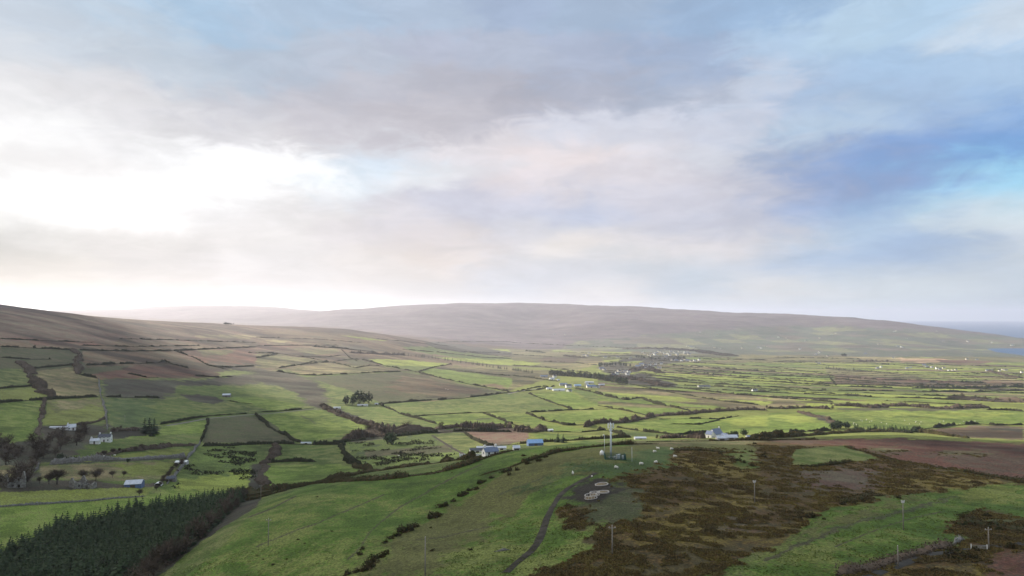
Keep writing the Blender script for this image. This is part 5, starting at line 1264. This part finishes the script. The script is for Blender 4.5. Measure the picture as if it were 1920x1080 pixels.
def compound():
    x, y, z = at(1153, 861); root = empty('palisade_fence', (x, y, z)); Lx, Ly = 7.6, 4.4; n = 0
    for (ax, ay, bx, by) in ((-Lx/2,-Ly/2,Lx/2,-Ly/2),(Lx/2,-Ly/2,Lx/2,Ly/2),(Lx/2,Ly/2,-Lx/2,Ly/2),(-Lx/2,Ly/2,-Lx/2,-Ly/2)):
        p = MB(); L = math.hypot(bx-ax, by-ay); m = int(L/.30)
        for i in range(m):
            t = (i+.5)/m; cx, cy = ax+(bx-ax)*t, ay+(by-ay)*t; zz = float(height(x+cx, y+cy)) - z
            p.box(cx-.085, cx+.085, cy-.085, cy+.085, zz-.1, zz+2.05); p.v[-4:] = [(cx + (a-cx)*.4, cy + (b-cy)*.4, c+.12) for a,b,c in p.v[-4:]]
        pn = p.build('fence_panel', M_GREENST, root)
        r = MB()
        for zz in (.35, 1.65): r.tube([(ax,ay,float(height(x+ax,y+ay))-z+zz),(bx,by,float(height(x+bx,y+by))-z+zz)], .05, 5)
        r.build('rail', M_GREENST, pn)
    tag(root, 'dark green palisade fence round the foot of the telecom mast', 'fence')
    for dx, dy, w, h, lab in ((.9,-.6,.95,1.7,'pale equipment cabinet in the middle of the mast compound'),(2.9,-.4,.6,1.5,'narrow pale cabinet at the right of the mast compound'),(-.35,-1.7,.55,1.2,'small white cabinet at the foot of the mast'),(1.7,.6,.7,1.8,'rear pale cabinet inside the mast compound')):
        zz = float(height(x+dx, y+dy)); c = empty('equipment_cabinet', (x+dx, y+dy, zz))
        MB().box(-w/2,w/2,-.3,.3,.15,h).build('housing', M_PANEL, c); MB().box(-w/2-.05,w/2+.05,-.35,.35,h+.003,h+.09).build('lid', M_GALV, c)
        MB().box(-w/2-.08,w/2+.08,-.38,.38,-.3,.147).build('plinth', M_CONC, c); MB().box(-w/2+.06,w/2-.06,-.303,-.325,.3,h-.12).build('door', M_PANEL, c); tag(c, lab, 'cabinet')
    # white tank left of the fence
    tx, ty, tz = at(1128.5, 853); c = empty('water_tank', (tx, ty, tz))
    MB().tube([(0,0,-.1),(0,0,1.0),(0,0,1.5),(0,0,1.75)], [.78,.80,.62,.2], 14).build('tank_body', W_WHITE, c, True); MB().tube([(0,0,1.75),(0,0,1.9)], .2, 10).build('cap', M_PANEL, c)
    tag(c, 'white round tank left of the green mast compound', 'tank')
compound()

# ------------------------------------------------------------------ poles
def pole(px, py, h, label, top='bar', r=.13, m=None, group=None):
    x, y, z = at(px, py); root = empty('utility_pole', (x, y, z))
    MB().tube([(0,0,-.5),(0,0,h)], [r*1.15, r*.8], 8).build('pole', m or M_WOOD, root, True)
    if top == 'bar':
        MB().box(-.75,.75,-.06,.06,h-.45,h-.33).build('crossarm', M_WOOD, root)
        for dx in (-.62, 0, .62): MB().tube([(dx,0,h-.33 if dx else h),(dx,0,h-.1 if dx else h+.22)], [.06,.045], 6).build('insulator', M_CERAM, root)
    elif top == 'head':
        MB().box(-.32,.32,-.16,.16,h-.55,h-.05).build('transformer', M_CERAM, root)
        for dx in (-.4,.4): MB().tube([(dx,0,h-.3),(dx,0,h+.15)], .05, 6).build('insulator', M_CERAM, root)
    elif top == 'cctv':
        MB().tube([(0,0,h),(-.3,0,h+.12)], .05, 6).build('bracket', M_PANEL, root); MB().box(-.62,-.22,-.16,.16,h-.12,h+.28).build('camera_head', W_WHITE, root)
    else: MB().tube([(0,0,h),(0,0,h+.12)], [.1,.03], 8).build('cap', M_CERAM, root)
    tag(root, label, 'pole', group)
pole(797,1080,8.0,'plain wooden pole low in the middle of the near grass','cap')
pole(1148,1040,6.0,'wooden pole with a bar at the foot of the brown moor','bar')
pole(1415,942,6.2,'wooden pole on the brown moor between mast and lower right pasture','head')
pole(1694,994,7.2,'wooden pole with insulators in the lower right pasture','head')
pole(1684,1063,4.2,'short wooden pole at the lower right lane hedge','cap')
pole(1854,1030,4.6,'wooden pole beside the white gate at the lower right road','bar')
pole(1133.5,850,7.2,'thin white pole with a camera head left of the mast','cctv',.07,M_PANEL)
pole(1185,866,5.2,'thin pale pole with a small box right of the mast','cap',.06,M_PANEL)
pole(503,1022,7.2,'faint wooden pole low on the near green hill','bar',.1)
pole(489,938,7.5,'wooden pole at the plantation corner of the near hill','bar',.11)
for px, py, h, lab in ((466,775,8,'wooden pole beside the pale lane on the left hillside'),(933,706,9,'wooden pole on the upland below the conifer row'),(828,728,9,'wooden pole in the brown pasture right of the dark conifers'),(234,792,6,'wooden pole in the green field right of the stone wall'),(866,668,12,'tall wooden pole on the upland right of the small dark wood'),(1089,812,4,'white post in the field left of the mast top')):
    pole(px, py, h, lab, 'bar', .12)

# ------------------------------------------------------------------ ring feeders on the mud
M_RING = mat('pale_feeder_plastic', (.50,.46,.42), .6, .1, 1.5)
M_HAY = mat('straw', (.22,.17,.10), .95, .4, 2.0)
def feeder(px, py, r, h, label, posts=12, fill_=True):
    x, y, z = at(px, py); root = empty('ring_feeder', (x, y, z)); ov = MB(); n = 24
    def ring(zz, rr, th):
        b = MB()
        b.tube([(math.cos(2*math.pi*k/n)*rr, math.sin(2*math.pi*k/n)*rr, zz + float(height(x+math.cos(2*math.pi*k/n)*rr, y+math.sin(2*math.pi*k/n)*rr)) - z) for k in range(n+1)], th, 6, cap=False); return b
    ring(h, r, .09).build('top_ring', M_RING, root); ring(.15, r, .07).build('bottom_ring', M_RING, root)
    p = MB()
    for k in range(posts):
        a = 2*math.pi*k/posts; cx, cy = math.cos(a)*r, math.sin(a)*r; zz = float(height(x+cx, y+cy)) - z; p.tube([(cx,cy,zz+.1),(cx*.97,cy*.97,zz+h)], .05, 5)
    p.build('bars', M_RING, root)
    if fill_: MB().tube([(0,0,-.3),(0,0,.25),(0,0,.4)], [r*.85, r*.7, r*.2], 14).build('fodder', M_HAY, root)
    tag(root, label, 'feeder')
feeder(1108,934,1.75,1.0,'front left pale ring feeder with bars on the mud')
feeder(1115,929,1.4,1.0,'pale ring feeder just behind the front left one')
feeder(1131,924,1.7,.35,'low pale ring feeder at the right of the mud patch',10)
feeder(1128,909,2.0,.3,'hindmost low ring feeder on the mud below the mast',10)

# ------------------------------------------------------------------ sheep
M_WOOL = mat('sheep_wool', (.72,.68,.60), .95, .15, 3.0)
M_FACE = mat('sheep_face', (.25,.22,.19), .9, .2, 3.0)
def skin(name, pts, edges, rad, m, parent=None, sub=1):
    me = bpy.data.meshes.new(name); me.from_pydata(pts, edges, []); me.materials.append(m)
    o = bpy.data.objects.new(name, me); COL.objects.link(o)
    if parent: o.parent = parent
    o.modifiers.new('skin', 'SKIN'); s = o.modifiers.new('sub', 'SUBSURF'); s.levels = sub; s.render_levels = sub
    for i, r in enumerate(rad): me.skin_vertices[0].data[i].radius = (r, r)
    me.skin_vertices[0].data[0].use_root = True
    return o
def bake(o):
    dg = bpy.context.evaluated_depsgraph_get(); me = bpy.data.meshes.new_from_object(o.evaluated_get(dg)); o.modifiers.clear(); o.data = me; me.polygons.foreach_set('use_smooth', [True]*len(me.polygons)); return o
def sheep_proto(graze):
    hd = [(.78,0,.35),(.90,0,.16)] if graze else [(.80,0,.98),(.98,0,.93)]
    pts = [(0,0,.62),(-.30,0,.64),(-.52,0,.62),(.28,0,.64),(.48,0,.66),(.62,0,.60 if graze else .80)] + hd + \
          [(-.40,.15,.45),(-.46,.15,.22),(-.40,.15,0),(-.40,-.15,.45),(-.46,-.15,.22),(-.40,-.15,0),(.38,.14,.42),(.38,.14,.2),(.38,.14,0),(.38,-.14,.42),(.40,-.14,.2),(.38,-.14,0)]
    e = [(0,1),(1,2),(0,3),(3,4),(4,5),(5,6),(6,7),(1,8),(8,9),(9,10),(1,11),(11,12),(12,13),(3,14),(14,15),(15,16),(3,17),(17,18),(18,19)]
    rad = [.30,.31,.17,.28,.22,.14,.10,.06,.12,.05,.04,.12,.05,.04,.11,.05,.04,.11,.05,.04]
    o = skin('sheep', pts, e, rad, M_WOOL); bpy.context.view_layer.update(); bake(o); o.data.materials.clear(); o.data.materials.append(M_WOOL); o.data.materials.append(M_FACE)
    for p in o.data.polygons:
        c = p.center
        if c.z < .25 and abs(c.x) < .6 or c.x > .72: p.material_index = 1
    return o
SP = [sheep_proto(True), sheep_proto(False)]; su = [False, False]
def sheep(px, py, k, rz, s, label, group=None):
    x, y, z = at(px, py)
    if su[k]: o = SP[k].copy(); COL.objects.link(o)
    else: o = SP[k]; su[k] = True
    o.location = (x, y, z - .02); o.rotation_euler = (0, 0, R(rz)); o.scale = (s, s, s)
    for q in ('label', 'category', 'group'):
        if q in o: del o[q]
    tag(o, label, 'sheep', group)
for px, py, k, rz, lab in ((1202,872,0,8,'largest white sheep grazing below and right of the mast'),(1155,879,0,-25,'white sheep nearest the foot of the mast compound'),(1230,869,0,200,'white sheep alone right of the largest grazing one'),
        (1227,849,0,20,'lower sheep of the pair by the dark mound'),(1234,843,1,150,'upper sheep of the pair by the dark mound'),(1259,844,0,10,'white sheep standing at the edge of the brown heather'),
        (1265,858,0,0,'white sheep half hidden in the dark heather at right'),(1074,890,1,90,'lone yellowish sheep left of the track end'),(1110,895,0,60,'small pale lamb by the track end')):
    sheep(px, py, k, rz, .7 if 'lamb' in lab else 1.18, lab)
random.seed(5)
FG = 'tiny white sheep spread over the bright field behind the near conifer row'
for i in range(26):
    px = random.choice((random.uniform(1600,1700), random.uniform(1680,1830))); py = random.uniform(787, 797) if px < 1700 else random.uniform(790, 796)
    sheep(px, py, i % 2, random.uniform(0, 360), 1.05, FG, 'sheep of the distant bright field')
for px, py in ((192,858),(195,857),(215,855),(160,862),(167,861),(163,862),(748,856),(840,731),(836,730)):
    sheep(px, py, 0, random.uniform(0, 360), 1.2, 'small white sheep far off on the left and middle fields', 'sheep far off on the left')

# ------------------------------------------------------------------ tracks, road and gate
M_TRACK = mat('muddy_track', (.030,.026,.020), .95, .4, .3, col2=(.062,.054,.044), spec=.08, bump=.05)
M_ROAD = mat('wet_asphalt', (.042,.040,.037), .95, .2, .3, col2=(.060,.056,.050), spec=.08)
M_LANE = mat('pale_lane', (.15,.14,.12), .8, .2, .3)
def ribbon(name, t, pts, w, m, lift=.12, label=None):
    P = tp(t, [(pts[i], pts[i+1]) for i in range(0, len(pts), 2)]) if t else [(pts[i], pts[i+1]) for i in range(0, len(pts), 2)]
    L, st = world_line(P, 1.0 if w < 4 else 2.0); n = len(L)
    k = np.ones(9) / 9; Lp = np.pad(L, ((4,4),(0,0)), 'edge'); L = np.stack([np.convolve(Lp[:, i], k, 'valid') for i in range(2)], -1)
    T = np.gradient(L, axis=0); T /= np.linalg.norm(T, axis=1)[:, None] + 1e-9; N = np.stack([-T[:, 1], T[:, 0]], -1)
    c = 6; V = np.empty((n, c, 3))
    for j in range(c):
        f = j / (c-1) - .5; wob = 1 + .25 * fbm(L[:, 0], L[:, 1], 6, 2, 3)
        q = L + N * (f * w * wob)[:, None]; V[:, j, :2] = q; V[:, j, 2] = height(q[:, 0], q[:, 1]) + lift * (1 - 1.8*abs(f)) + .02
    return tag(mesh_np(name, V.reshape(-1, 3), grid_faces(n, c), m, smooth=True), kind='structure')
ribbon('track', 7, [-60,1070,0,1010,100,930,180,860,225,760,260,650,310,550,370,460,460,395,560,350,640,300], 2.0, M_TRACK)
ribbon('lane', 1, [1240,955,1400,928,1560,898,1860,872,2050,860,2300,832,2390,828], 3.0, M_LANE, .35)
ribbon('road', 8, [640,1130,800,1060,1000,985,1200,930,1340,898,1460,888,1560,880,1700,850,1920,832,2200,815], 3.0, M_ROAD, .25)
ribbon('field_lane', 6, [1320,25,1400,75,1480,125,1565,170], 2.8, M_TRACK, .35)
ribbon('farm_road', 3, [-40,715,100,688,250,668], 6.0, M_LANE, .5)
def gate():
    x, y, z = at(1836, 1032); root = empty('field_gate', (x, y, z), R(-8)); 
    for dx in (-1.6, 1.6): MB().tube([(dx,0,-.4),(dx,0,1.3)], .09, 8).build('gate_post', W_WHITE, root)
    b = MB()
    for k in range(5): b.tube([(-1.5,0,.2+k*.22),(1.5,0,.2+k*.22)], .035, 5)
    b.tube([(-1.5,0,.2),(1.5,0,1.08)], .035, 5); b.build('gate_bars', M_CONC, root); tag(root, 'pale field gate with white posts at the lower right road', 'gate')
gate()
